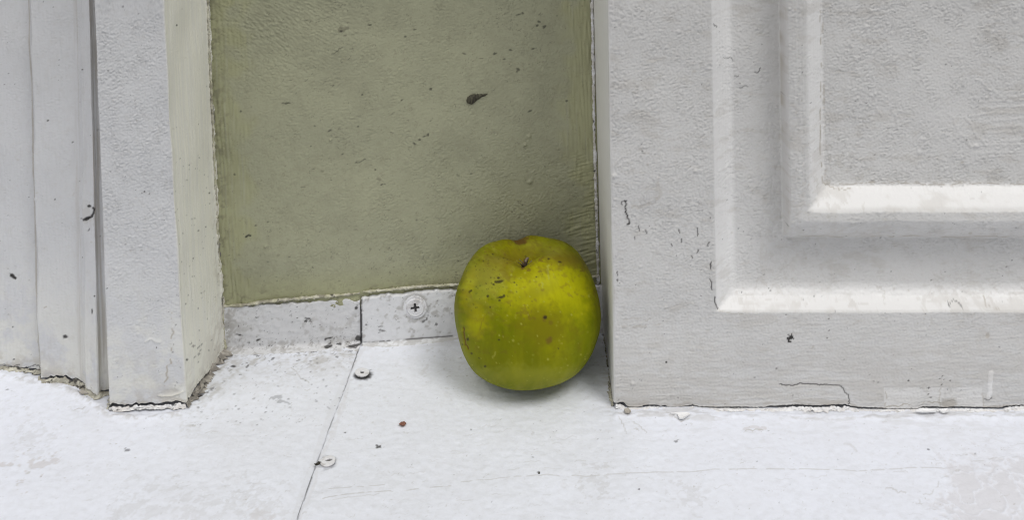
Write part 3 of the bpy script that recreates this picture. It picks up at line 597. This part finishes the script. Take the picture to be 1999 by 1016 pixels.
UR.add('grime_shade', .5*sstep(.8, 2, fl)); UR.add('grime_shade', .4*sstep(.0022, .0012, UR.v)*sstep(-1, .4, fl)); UR.add('crack', .75*np.exp(-((UR.v-.0010)/.0005)**2)*sstep(-.5, .2, S(T_MID, UR.u, UR.v, .3)))
UR.add('crack', .85*sstep(.0008, .0002, UR.u-UR.u.min())*sstep(-1.5, 0, S(T_FR2, UR.u, UR.v))); UR.specks(60, (708, 566, 900, 655), 56, .6, 1.4, st=.7)
for x, y, a, b, t_ in ((850, 617, 3, 1.5, -.4), (829, 625, 5, 1.2, 0), (826, 628, 2.5, 1.3, 0), (715, 635, 2.5, 2, .5), (744, 645, 3, 1.6, 0), (740, 638, 4, 1, 0), (853, 634, 1.8, 1.6, 0)): UR.spot(x, y, a, b, t_, st=.75, rag=.7)
for rr_, st_ in ((25, .55), (27.5, .3)):
    th = np.linspace(0, 2*np.pi, 40); UR.line(np.stack([811+rr_*np.cos(th), 600+rr_*np.sin(th)], 1), 2.2, 'grime_shade', st_, .8, 3, brk=-.6)
grid_mesh('upstand', UR.pos(), UR.a, UPST, rroot, (.15, 0, 0))

# ================================================================== ragged ribbons of paint and filler along the joints
def lip(name, path, ua, ub, ztop, yout, mat, root, org, seed, grime_shade=.4, crackst=.5):
    n = int((ub-ua)/.0004)+1; u = np.linspace(ua, ub, n); x, y, l = path.at(u, .9)
    tx, ty = np.gradient(x), np.gradient(y); L = np.hypot(tx, ty); nx, ny = ty/L, -tx/L
    zt = ztop(u); T = np.linspace(0, 1, 9)[:, None]
    r = S(T_FR2, u, 0*u, seed)
    o = yout*(1+.35*r)[None]*(1-T)**.8+.0002; Z = zt[None]*T**1.5 + .0003
    jag = S(T_FINE, u[None]+0*T, T*.01, seed)*.00025
    P_ = np.stack([x[None]+nx[None]*(o+jag), y[None]+ny[None]*(o+jag), Z+.0001], -1)
    N = np.zeros_like(P_); N[..., 0] = nx; N[..., 1] = ny; N[..., 2] = .5
    s = Surf(P_, N, u[None]+0*T, T*.004+0*Z)
    s.add('grime_shade', grime_shade*sstep(-1.2, 1.2, S(T_FR2, s.u, s.v, seed+.1))); s.add('crack', crackst*sstep(.7, 1.5, S(T_FR2, s.u, s.v*2, seed+.2)))
    return grid_mesh(name, s.pos(), s.a, mat, root, org)
lip('paint_lip', rp, uc+.001, uc+.55, lambda u: np.clip(np.interp(u, u_, zfoot)-np.interp(u, u_, gapw), .0002, .01), .0022, CHIP, rroot, (.15, 0, 0), .1, .35, .35)
lip('paint_lip', rp, .002, uc-.001, lambda u: .0004+.0004*np.abs(S(T_MID, u, 0*u)), .0012, CAULK, rroot, (.15, 0, 0), .2, .7, .8)
lip('filler_crust', lp, lp.u[1]-.05, lp.u[11], lambda u: np.clip(np.interp(u, u2, zl)-.0006-.0004*np.clip(S(T_MID, u, 0*u, .2), 0, 2), .0002, .01), .0019, CAULK, lroot, (-.3, 0, 0), .3, .55, .9)
lip('paint_lip', lp, lp.u[11], lp.u[12], lambda u: np.clip(np.interp(u, u2, zl)-.0009-.0006*np.clip(S(T_MID, u, 0*u, .3), 0, 2), .0001, .01)*.8, .0014, CHIP, lroot, (-.3, 0, 0), .35, .5, .8)
lip('filler_crust', lp, lp.u[12], lp.u[13]-.001, lambda u: .0016+.0012*np.abs(S(T_MID, u, 0*u, .4)), .0036, CRUST, lroot, (-.3, 0, 0), .4, .6, .9)
# caulk beads: along the top of the upstands and up both corners of the recess
def bead(name, pts, rad, mat, root, org, seed, sq=(1, 1), grime_shade=.5, crack=.8, rough=.28, sides=12):
    pts = np.array(pts, float); d = np.r_[0, np.cumsum(np.linalg.norm(np.diff(pts, axis=0), axis=1))]; n = int(d[-1]/.00045)+2
    s = np.linspace(0, d[-1], n); C_ = np.stack([np.interp(s, d, pts[:, i]) for i in range(3)], 1)
    t_ = np.gradient(C_, axis=0); t_ /= np.linalg.norm(t_, axis=1)[:, None]
    a = np.cross(t_, [0, 1, 0]); a /= np.linalg.norm(a, axis=1)[:, None]; b = np.cross(t_, a)
    ph = np.linspace(0, 2*np.pi, sides, endpoint=False); PH, SS = np.meshgrid(ph, s)
    rr = rad*(1+rough*S(T_FR2, SS, PH*.0006, seed)+.25*S(T_FINE, SS, PH*.001, seed)); rr = np.clip(rr, rad*.15, None)
    P_ = C_[:, None]+a[:, None]*(rr*np.cos(PH)*sq[0])[..., None]+b[:, None]*(rr*np.sin(PH)*sq[1])[..., None]
    g = {'grime_shade': grime_shade*sstep(-1, 1.2, S(T_FR2, SS, PH*.001, seed+.3)), 'crack': crack*sstep(1.5, 2.2, S(T_FR2, SS, PH*.001, seed+.1)), 'tint': .8*sstep(-1, 1, S(T_MID, SS, PH*0, seed))}
    return grid_mesh(name, P_, g, mat, root, org, wrap=True)
def gw_pt(px, py, off=.001):
    Y = .057
    for _ in range(4):
        p = on_depth(px, py, Y-off); Y = np.interp(p[0], gp.B[:, 0], gp.B[:, 1])
    return on_depth(px, py, Y-off)
bead('caulk_bead', [gw_pt(x, y, .0008) for x, y in ((438, 599), (480, 595), (520, 589), (560, 585), (620, 580), (703, 573))], .0007, CAULK, gw, (0, .055, 0), .1, (1, 1.4), .6, .9)
bead('caulk_bead', [gw_pt(x, y, .001) for x, y in ((708, 570), (760, 566), (820, 560), (890, 556), (960, 552), (1168, 540))], .0006, CAULK, gw, (0, .055, 0), .3, (1, 1.6), .3, .9)
bead('caulk_bead', [gw_pt(x, y, .0010) for x, y in ((1168, 560), (1164, 400), (1160, 260), (1158, 120), (1155, -20))], .0007, UPST, gw, (0, .055, 0), .5, (1.1, 1), .35, .95)
bead('caulk_bead', [gw_pt(x, y, .0012) for x, y in ((441, 685), (437, 645), (434, 600), (430, 560), (424, 440), (414, 220), (404, -20))], .0007, CAULK, gw, (0, .055, 0), .7, (1, 1), .55, .8)

# ================================================================== screws
def screw(root, loc, nrm, R, seed, tilt=(0, 0), dome=.0009, recess=.0010, ring=True, name='screw'):
    org_ = np.array(root.location)
    nr, na = 44, 112; r = np.linspace(0, 1, nr)[:, None]*R*(1+0*np.zeros(na))[None]; th = np.linspace(0, 2*np.pi, na, endpoint=False)[None]
    x, y = r*np.cos(th), r*np.sin(th); h = dome*(1-(r/R)**2)+.0004
    if ring: h += .00025*np.exp(-((r/R-.72)/.06)**2)-.00025*np.exp(-((r/R-.85)/.05)**2)
    rag = 1+.12*S(T_FR2, x+seed*.1, y); aw, al = R*.115*rag, R*.40*rag
    ca, sa = math.cos(.12), math.sin(.12); xx, yy = x*ca+y*sa, -x*sa+y*ca
    cr = np.maximum((1-sstep(.7, 1.2, np.abs(xx)/aw))*(1-sstep(.85, 1.1, np.abs(yy)/al)), (1-sstep(.7, 1.2, np.abs(yy)/aw))*(1-sstep(.85, 1.1, np.abs(xx)/al)))
    cr = np.maximum(cr, 1-sstep(.7, 1.1, np.hypot(xx, yy)/(R*.19)))
    if seed == 3: cr = np.maximum(1-sstep(.6, 1.1, np.hypot((xx+R*.1-.4*yy)/(R*.5), (yy+R*.1)/(R*.26))), 0*cr)
    if seed == 2: cr = 1-sstep(.6, 1.0, np.hypot(xx/(R*.32), (yy-R*.12)/(R*.34)))
    h = h-recess*cr + .00005*S(T_FINE, x, y, seed*.1)
    g = .5*sstep(0, 1.8, S(T_FR2, x, y, seed*.07))
    P_ = np.stack([x, y, h], -1)
    rim = np.stack([x[-1]*1.0, y[-1]*1.0, h[-1]-.0006], -1)[None]; rim2 = np.stack([x[-1]*.5, y[-1]*.5, h[-1]-.003], -1)[None]
    P_ = np.concatenate([P_, rim, rim2]); cr = np.concatenate([cr, cr[-1:]*0+.2, cr[-1:]*0+1]); g = np.concatenate([g, g[-1:]+.4, g[-1:]+.6])
    n = Vector(nrm).normalized(); q = n.to_track_quat('Z', 'Y').to_matrix() @ Matrix.Rotation(tilt[0], 3, 'X') @ Matrix.Rotation(tilt[1], 3, 'Y')
    P_ = P_ @ np.array(q).T + np.array(loc)
    return grid_mesh(name, P_, {'grime_shade': np.clip(g, 0, 1), 'crack': np.clip(cr*.97, 0, 1), 'tint': 0*g}, SCREWM, root, tuple(loc), wrap=True)
SCREWM = paint('painted_screw_head', (.78, .78, .80), (.72, .72, .74), (.5, .5, .5), (.34, .31, .28), rough=.4)
p = gw_pt(811, 600, .0030); o = screw(rroot, p, (0, -1, 0), .0068, 1); o['label'] = 'large domed cross head screw in the upstand beside the apple'
p = on_floor(707, 730, .0012); o = screw(rroot, p, (0, 0, 1), .0040, 2, (.05, -.10), .0002, .0009, False); o.location.z += .0006; o['label'] = 'raised screw standing proud of the sheet nearer the wall'
p = on_floor(640, 902, .0008); o = screw(rroot, p, (0, 0, 1), .0037, 3, (.0, .05), .0002, .0008, False); o['label'] = 'damaged sunken screw nearer the front of the sheet'

# ================================================================== loose bits: flakes, crumbs, dead leaf scrap
def blob(name, loc, rx, ry, rz, mat, seed, yaw=0.0, lump=.35, tail=None, n=(20, 28)):
    th = np.linspace(0, np.pi, n[0])[:, None]; ph = np.linspace(0, 2*np.pi, n[1], endpoint=False)[None]
    d = np.stack([np.sin(th)*np.cos(ph), np.sin(th)*np.sin(ph), np.cos(th)+0*ph], -1)
    r = 1+lump*S(T_FR2, d[..., 0]*.006+d[..., 2]*.004, d[..., 1]*.006, seed)*.5
    P_ = d*r[..., None]*np.array([rx, ry, rz]); c, s_ = math.cos(yaw), math.sin(yaw)
    P_ = np.stack([P_[..., 0]*c-P_[..., 1]*s_, P_[..., 0]*s_+P_[..., 1]*c, P_[..., 2]], -1)+np.array(loc)
    z = np.zeros(r.shape); return grid_mesh(name, P_, {'grime_shade': z, 'crack': .5*sstep(0, 1, S(T_GRIT, d[..., 0]*.01, d[..., 1]*.01)), 'tint': z}, mat, None, tuple(loc), wrap=True)
RUST = paint('rusty_crumb', (.30, .13, .09), (.2, .09, .06), (.3, .1, .1), (.12, .06, .04), rough=.8)
DARK = paint('dried_dirt', (.050, .045, .032), (.032, .028, .02), (.1, .1, .1), (.10, .095, .06), rough=.75, bump=.0005, fine=500)
p = on_floor(786, 828, .0012); tag(blob('rust_crumb', p, .0016, .0013, .0007, RUST, .1), 'tiny rusty brown crumb lying on the white sheet in front of the screws', 'crumb')
p = on_floor(1052, 926, .0011); tag(blob('dirt_crumb', p, .0009, .0008, .0005, DARK, .2), 'tiny dark crumb on the white sill near the bottom middle', 'crumb')
# wedge of dark dirt stuck on the seam beside the front screw
p = on_floor(621, 907, .0006); tag(blob('dirt_crumb', p, .0016, .0007, .0006, DARK, .5, .2, .8), 'dark wedge shaped crumb on the sheet seam left of the front screw', 'crumb')
# dried dirt on the green wall: round body and a thin tapering tail
c0 = gw_pt(921, 194, .0012); pts = []
bod = [(910.5, 195, .6), (911.5, 195, 4), (913.5, 194.6, 6.8), (917, 194.3, 9.2), (922, 193.6, 9.8), (927, 192, 8.6), (930, 190.5, 6.4), (934, 188.8, 5.2), (938, 187.4, 4.4), (941, 186.6, 2.6), (947, 185.4, 2.2), (953, 182.5, .5)]
cs, rs = [], []
for i in range(len(bod)-1):
    for t_ in np.linspace(0, 1, 7, endpoint=False):
        a = np.array(bod[i])*(1-t_)+np.array(bod[i+1])*t_; cs.append(gw_pt(a[0], a[1], .0004)); rs.append(a[2]*.000307)
cs, rs = np.array(cs), np.array(rs); ph = np.linspace(0, 2*np.pi, 18, endpoint=False)
PH, II = np.meshgrid(ph, np.arange(len(cs))); rr = rs[:, None]*(1+.10*S(T_FR2, II*.0006, PH*.001, .3))
P_ = cs[:, None]+np.stack([0*rr+.15*rr*np.cos(PH), -np.abs(rr*np.sin(PH))*.55, rr*np.cos(PH)], -1)
dd = grid_mesh('dried_debris', P_, {'grime_shade': .9*sstep(-.2, 1, S(T_GRIT, II*.0006, PH*.001)), 'crack': 0*rr, 'tint': 0*rr}, DARK, None, tuple(c0), wrap=True)
tag(dd, 'dark dried scrap with a thin tail stuck on the green wall', 'debris')
def flake(pix, z, name, label, mat, thick=.0004, curl=.0006, seed=1, flat=True):
    P0 = np.array([on_floor(x, y, z) for x, y in pix]); P0 = P0[:, :2]; c = P0.mean(0); V, Fc = [], []
    rings = [0.0, .5, .85, 1.0]; n = len(P0)
    for k, r in enumerate(rings):
        for q_ in P0:
            xy = c+(q_-c)*r; V.append((xy[0], xy[1], z+thick+curl*r*r+.0001*math.sin(40*k+900*q_[0])))
    for q_ in P0: V.append((q_[0], q_[1], z+curl*.6))
    for k in range(len(rings)):
        for i in range(n):
            j = (i+1) % n; Fc.append((k*n+i, k*n+j, (k+1)*n+j, (k+1)*n+i))
    o_ = poly_mesh(name, V, Fc, mat, None, (c[0], c[1], z)); return tag(o_, label, 'paint flake', 'flakes of paint at the foot of the woodwork')
flake([(1310, 810), (1322, 812), (1326, 820), (1333, 821), (1347, 812), (1345, 809), (1330, 809)], .0012, 'paint_flake', 'white triangular paint flake on the sill below the crack of the panelled block', CHIP)
flake([(154, 769), (160, 765), (166, 766), (172, 771), (166, 771), (160, 772)], .0008, 'paint_flake', 'small grey curled paint flake on the sill before the left boards', CRUST)
flake([(1218, 803), (1226, 800), (1232, 806), (1228, 810), (1221, 809)], .0012, 'paint_flake', 'small paint flake at the near lower corner of the panelled block', CRUST)
flake([(1786, 806), (1796, 801), (1830, 803), (1826, 807), (1800, 808)], .0016, 'paint_flake', 'long white paint flake wedged in the crack below the pale patch', CHIP)
flake([(1832, 803), (1850, 801), (1851, 807), (1840, 809)], .0016, 'paint_flake', 'short white paint flake beside the long one under the pale patch', CHIP)
flake([(379, 772), (392, 754), (398, 756), (388, 770)], .0010, 'paint_flake', 'brown flake in the corner crack below the cream reveal', CRUST)

# ================================================================== the apple
AC = on_floor(1031, 735); AC = np.array([.0047, .0148, .0008])
R0, H0 = .0400, .0668
prof = np.array([(0, .845), (.05, .848), (.10, .862), (.20, .908), (.33, .965), (.48, .998), (.62, .985), (.77, .915), (.895, .80), (.972, .67), (1.0, .545), (.99, .41), (.95, .285), (.875, .175), (.765, .085), (.62, .024), (.48, .0), (.34, .012), (.2, .05), (.08, .09), (0, .095)])
def spline(p, n):
    t = np.r_[0, np.cumsum(np.linalg.norm(np.diff(p, axis=0), axis=1))]; m = np.gradient(p, t, axis=0); q = np.linspace(0, t[-1], n)
    i = np.clip(np.searchsorted(t, q)-1, 0, len(t)-2); h = (t[i+1]-t[i]); s = ((q-t[i])/h)[:, None]; h = h[:, None]
    return (2*s**3-3*s**2+1)*p[i]+(s**3-2*s**2+s)*h*m[i]+(-2*s**3+3*s**2)*p[i+1]+(s**3-s**2)*h*m[i+1]
pr = spline(prof, 330); nph = 520; ph = np.linspace(0, 2*np.pi, nph, endpoint=False); PH = ph[None]+0*pr[:, :1]
rN = pr[:, 0][:, None]; zN = pr[:, 1][:, None]+0*PH
front = -np.pi/2
lob = .012*np.cos(5*(PH-front)+.5)+.012*np.cos(2*PH+.6)+.010*np.cos(3*PH+1.1)
r_ = R0*rN*(1+lob*sstep(.0, .6, rN)); topw = sstep(.6, .95, zN)
z_ = H0*zN + H0*topw*sstep(.1, .4, rN)*(.008*np.cos(5*(PH-front)+np.pi+.3)+.016*np.cos(PH-.9)+.006*np.cos(2*PH)) 
z_ -= H0*.045*np.exp(-((PH-front-2*np.pi*np.round((PH-front)/(2*np.pi))+.08)/.22)**2)*topw*np.exp(-((rN-.34)/.26)**2)     # crease running to the front
z_ -= H0*.05*np.exp(-(((PH-np.pi/2-.15))/.2)**2)*topw*np.exp(-((rN-.5)/.22)**2)                                            # dip in the far rim
x_, y_ = r_*np.cos(PH), r_*np.sin(PH)
x_ = x_+.0012*np.sin(zN*3.0)                                                                                              # slightly lopsided
cx_, cy_ = np.cos(PH)*rN, np.sin(PH)*rN
AU, AV = (x_*1.0+y_*.31+.1), (z_+y_*.37+.1)
disp = .0004*S(T_LOW, AU, AV)+.00003*S(T_MID, AU, AV)+.00008*S(T_MOD, AU, AV)
x_ = x_+cx_*disp; y_ = y_+cy_*disp
tl = Matrix.Rotation(math.radians(-9), 3, 'X') @ Matrix.Rotation(math.radians(-1), 3, 'Y')
PA = np.stack([x_, y_, z_], -1) @ np.array(tl).T; PA[..., 2] -= PA[..., 2].min(); PA = PA + AC
As = Surf(PA, np.stack([np.cos(PH)*np.sqrt(np.clip(rN, 0, 1)), np.sin(PH)*np.sqrt(np.clip(rN, 0, 1)), 0*PH], -1), AU, AV)
As.a.update({k: np.zeros(PH.shape) for k in ('russet', 'olive', 'pale', 'yellow')})
visf = (PA[..., 1] < AC[1]+.012)
SK = S(tex(41, .0011, .05), PH*.03, zN*.03)+.6*S(tex(42, .003, .06), PH*.03+.1, zN*.03)
As.a['streak'] = sstep(-1.4, 1.8, SK)*(zN > .02)
f3 = .5*S(T_FR2, AU, AV, .2); f4 = S(T_FR, AU, AV, .1)
As.add('olive', .75*sstep(.1, .55, rN)*sstep(.8, .4, rN)*topw*sstep(-.8, 1.2, f3+.5*f4))
As.add('yellow', .45*sstep(-.8, 1.6, S(T_LOW, AU, AV, .2)))
As.spot(1060, 640, 50, 38, .2, 'olive', .75, rag=.4, soft=.7); As.spot(1000, 520, 60, 26, -.15, 'olive', .6, rag=.4, soft=.7); As.spot(1105, 505, 45, 18, .2, 'olive', .7, rag=.4, soft=.7)
As.spot(1010, 700, 70, 40, 0, 'olive', .25, rag=.4, soft=.8); As.spot(1040, 575, 36, 12, -.3, 'olive', .35, rag=.4, soft=.8); As.spot(1073, 665, 6, 5, 0, 'russet', .7, rag=.5, soft=.6); As.spot(1062, 622, 4, 8, 0, 'russet', .45); As.spot(1075, 631, 4, 4, 0, 'russet', .4)
As.spot(945, 545, 34, 42, .2, 'pale', .55, rag=.4, soft=.8); As.spot(1035, 735, 80, 18, 0, 'pale', .35, rag=.4, soft=.8); As.spot(1075, 490, 30, 10, 0, 'pale', .4, rag=.4, soft=.8); As.spot(1045, 478, 30, 10, 0, 'pale', .35, soft=.8)
As.spot(1062, 560, 85, 58, .1, 'yellow', .85, rag=.2, soft=.8); As.spot(930, 615, 20, 30, 0, 'russet', .22, rag=1.5, soft=.8); As.spot(915, 560, 10, 36, .3, 'yellow', .8, soft=.8); As.spot(930, 625, 18, 30, 0, 'yellow', .8, soft=.8)  # large yellow spot paints the lit upper front; the others are skin tone
As.spot(995, 505, 60, 17, -.25, 'russet', .38, rag=.9, soft=.8); As.spot(1095, 506, 50, 15, .15, 'russet', .36, rag=.9, soft=.8); As.spot(950, 525, 34, 22, -.6, 'russet', .22, rag=.9, soft=.8); As.spot(1018, 472, 12, 7, 0, 'russet', .95, rag=.5); As.spot(1016, 472, 20, 8, 0, 'olive', .9, rag=.5)
As.line([(1024, 508), (1022, 516), (1020, 524)], 5, 'russet', .85, 1, 3, soft=2); As.line([(1026, 500), (1024, 512)], 3, 'crack', .4, 1, 3)
As.add('grime_shade', .9*sstep(.10, .04, rN)*(zN > .5)); As.add('crack', .8*sstep(.075, .035, rN)*(zN > .5))
for x, y, a, b in ((973, 543, 3, 2), (974, 550, 5, 2), (963, 556, 1.8, 1.8), (949, 554, 1.8, 1.5), (920, 568, 2.2, 2), (952, 579, 2.4, 2.2), (977, 581, 5, 2), (984, 578, 2.5, 3), (975, 587, 2.5, 2), (921, 691, 2.5, 2.5), (947, 716, 3, 2.2), (913, 662, 1.8, 2), (1071, 506, 3, 2.2),
        (1093, 512, 4, 1.8), (1047, 541, 1.6, 1.6), (1004, 552, 1.8, 1.6), (957, 600, 1.4, 1.4), (903, 673, 1.8, 2), (1090, 681, 1.8, 1.2), (1064, 620, 2.4, 2.4), (974, 664, 2, 1.5), (962, 497, 2, 1.4), (1100, 470, 1.6, 1.6), (935, 700, 1.4, 1.4)):
    As.spot(x, y, a, b, RNG.uniform(-.5, .5), 'crack', .85, rag=.5)
for i in range(70): 
    x, y = RNG.normal(965, 34), RNG.normal(548, 32); As.spot(x, y, RNG.uniform(.8, 1.6), None, 0, 'crack', RNG.uniform(.25, .6))
for i in range(60): As.spot(RNG.uniform(920, 1150), RNG.uniform(480, 530), RNG.uniform(1, 2.6), RNG.uniform(.8, 1.4), RNG.uniform(-1, 1), 'russet', RNG.uniform(.3, .7), rag=.8)
for i in range(130): As.spot(RNG.uniform(895, 1165), RNG.uniform(500, 760), RNG.uniform(1, 2.1), None, 0, 'pale', RNG.uniform(.25, .8))
for a in ([(1068, 520), (1070, 535), (1071, 545)], [(1057, 552), (1059, 562)], [(962, 700), (967, 688)]): As.line(a, 2, 'pale', .6, 1, 3)
As.line([(905, 640), (904, 650), (908, 668), (914, 682)], 2.2, 'russet', .9, .8, 3, .0005); As.line([(944, 623), (940, 632), (936, 645)], 1.4, 'russet', .5, .8, 3)
As.line([(922, 622), (932, 627), (944, 622), (956, 610)], 1.3, 'russet', .45, 1.5, 3)
def apple_mat():
    m, t = new_mat('green_apple_skin')
    c = mixc(t, ramp(t, noise(t, 45, 5, .6), .35, .65), (.190, .208, .001), (.140, .163, .0008))
    c = mixc(t, ramp(t, noise(t, 1, 5, .6, (260, 260, 50)), .42, .72, 0, .5), c, (.25, .26, .004))
    c = mixc(t, ramp(t, noise(t, 300, 6, .7), .5, .75, 0, .4), c, (.11, .125, .002))
    c = mixc(t, attr(t, 'yellow'), c, (.44, .42, .004))
    st = N_(t, 'ShaderNodeMath', operation='MULTIPLY'); t.links.new(attr(t, 'streak'), st.inputs[0]); st.inputs[1].default_value = .15
    c = mixc(t, st.outputs[0], c, (.20, .19, .003))
    c = mixc(t, attr(t, 'olive'), c, (.17, .15, .005))
    c = mixc(t, attr(t, 'pale'), c, (.36, .36, .05))
    c = mixc(t, attr(t, 'russet'), c, (.15, .085, .018))
    c = mixc(t, attr(t, 'grime_shade'), c, (.12, .09, .05))
    c = mixc(t, attr(t, 'crack'), c, (.03, .022, .014))
    b = N_(t, 'ShaderNodeBsdfPrincipled'); t.links.new(c, b.inputs['Base Color'])
    t.links.new(ramp(t, noise(t, 160, 4), .3, .7, .40, .56), b.inputs['Roughness']); b.inputs['Specular IOR Level'].default_value = .07
    b.inputs['Subsurface Weight'].default_value = .06; b.inputs['Subsurface Radius'].default_value = (1, .8, .15); b.inputs['Subsurface Scale'].default_value = .004
    bp = N_(t, 'ShaderNodeBump'); bp.inputs['Strength'].default_value = .5; bp.inputs['Distance'].default_value = .00012
    t.links.new(noise(t, 420, 5, .6), bp.inputs['Height']); t.links.new(bp.outputs[0], b.inputs['Normal'])
    o_ = N_(t, 'ShaderNodeOutputMaterial'); t.links.new(b.outputs[0], o_.inputs[0]); return m
apple = empty('apple', tuple(AC)); tag(apple, 'green apple with brown specks and bruises, sitting in the corner of the white sill', 'apple')
grid_mesh('skin', As.pos(), As.a, apple_mat(), apple, tuple(AC), wrap=True)
STEM = paint('withered_stem', (.13, .095, .075), (.08, .055, .045), (.1, .1, .1), (.30, .25, .21), rough=.85, bump=.0006, fine=300)
cav = PA[0].mean(0)
def twig(name, pts, r0, r1, flat=1.0):
    pts = np.array(pts)+cav; n = 22; t = np.linspace(0, 1, len(pts)); q = np.linspace(0, 1, n)
    C_ = np.stack([np.interp(q, t, pts[:, i]) for i in range(3)], 1); C_ = blur(C_, 1.2, 0)
    tt = np.gradient(C_, axis=0); tt /= np.linalg.norm(tt, axis=1)[:, None]; a = np.cross(tt, [.3, .9, .2]); a /= np.linalg.norm(a, axis=1)[:, None]; b = np.cross(tt, a)
    ph_ = np.linspace(0, 2*np.pi, 12, endpoint=False); rr = (r0+(r1-r0)*q)[:, None]*(1+.15*np.cos(3*ph_)[None])
    P_ = C_[:, None]+a[:, None]*(rr*np.cos(ph_))[..., None]+b[:, None]*(rr*np.sin(ph_)*flat)[..., None]; z = np.zeros(P_.shape[:2])
    return grid_mesh(name, P_, {'grime_shade': z+.6*sstep(.3, 1, q)[:, None], 'crack': z, 'tint': z}, STEM, apple, tuple(cav), wrap=True)
mm = .001
twig('stem', [(0, 0, -1*mm), (.1*mm, -.4*mm, 2*mm), (1.4*mm, -1.0*mm, 5.6*mm), (1.2*mm, -2.6*mm, 6.6*mm), (-.2*mm, -4.2*mm, 5.2*mm)], .0010, .0006)
for i, (a, l_) in enumerate(((.2, 3.4), (1.3, 3.0), (2.2, 3.8), (3.0, 3.6), (3.9, 2.8), (-.6, 3.6), (-1.5, 3.2))):
    twig('sepal', [(0, 0, 0), (math.cos(a)*l_*.6*mm, math.sin(a)*l_*.6*mm, 1.6*mm), (math.cos(a+.2)*l_*1.25*mm, math.sin(a+.2)*l_*1.25*mm, 3.4*mm)], .0007, .0001, .4)

# ================================================================== surroundings out of view: added lid against top light, sill front, pavement
def box(name, lo, hi, mat):
    V = [(x, y, z) for x in (lo[0], hi[0]) for y in (lo[1], hi[1]) for z in (lo[2], hi[2])]
    return poly_mesh(name, V, [(0, 1, 3, 2), (4, 6, 7, 5), (0, 4, 5, 1), (2, 3, 7, 6), (0, 2, 6, 4), (1, 5, 7, 3)], mat, None, ((lo[0]+hi[0])/2, (lo[1]+hi[1])/2, lo[2]))
o = box('unseen_lid', (-1.5, -.004, 1.101), (1.5, .20, 1.30), LEFTW); tag(o, 'added unseen light blocking lintel over the recess and both door posts', 'unseen_lid')  # added lid, out of view, to stop light leaking in from above
o = box('masonry', (-1.5, .095, -.15), (1.5, .20, 1.10), STONE); tag(o, 'grey masonry behind the woodwork and the green recess', 'wall')
o = box('sill_base', (-1.5, YF+.004, -.15), (1.5, .094, -.004), STONE); o['kind'] = 'structure'
o = box('pavement', (-25, -25, -.40), (25, 25, -.151), STONE); o['kind'] = 'structure'
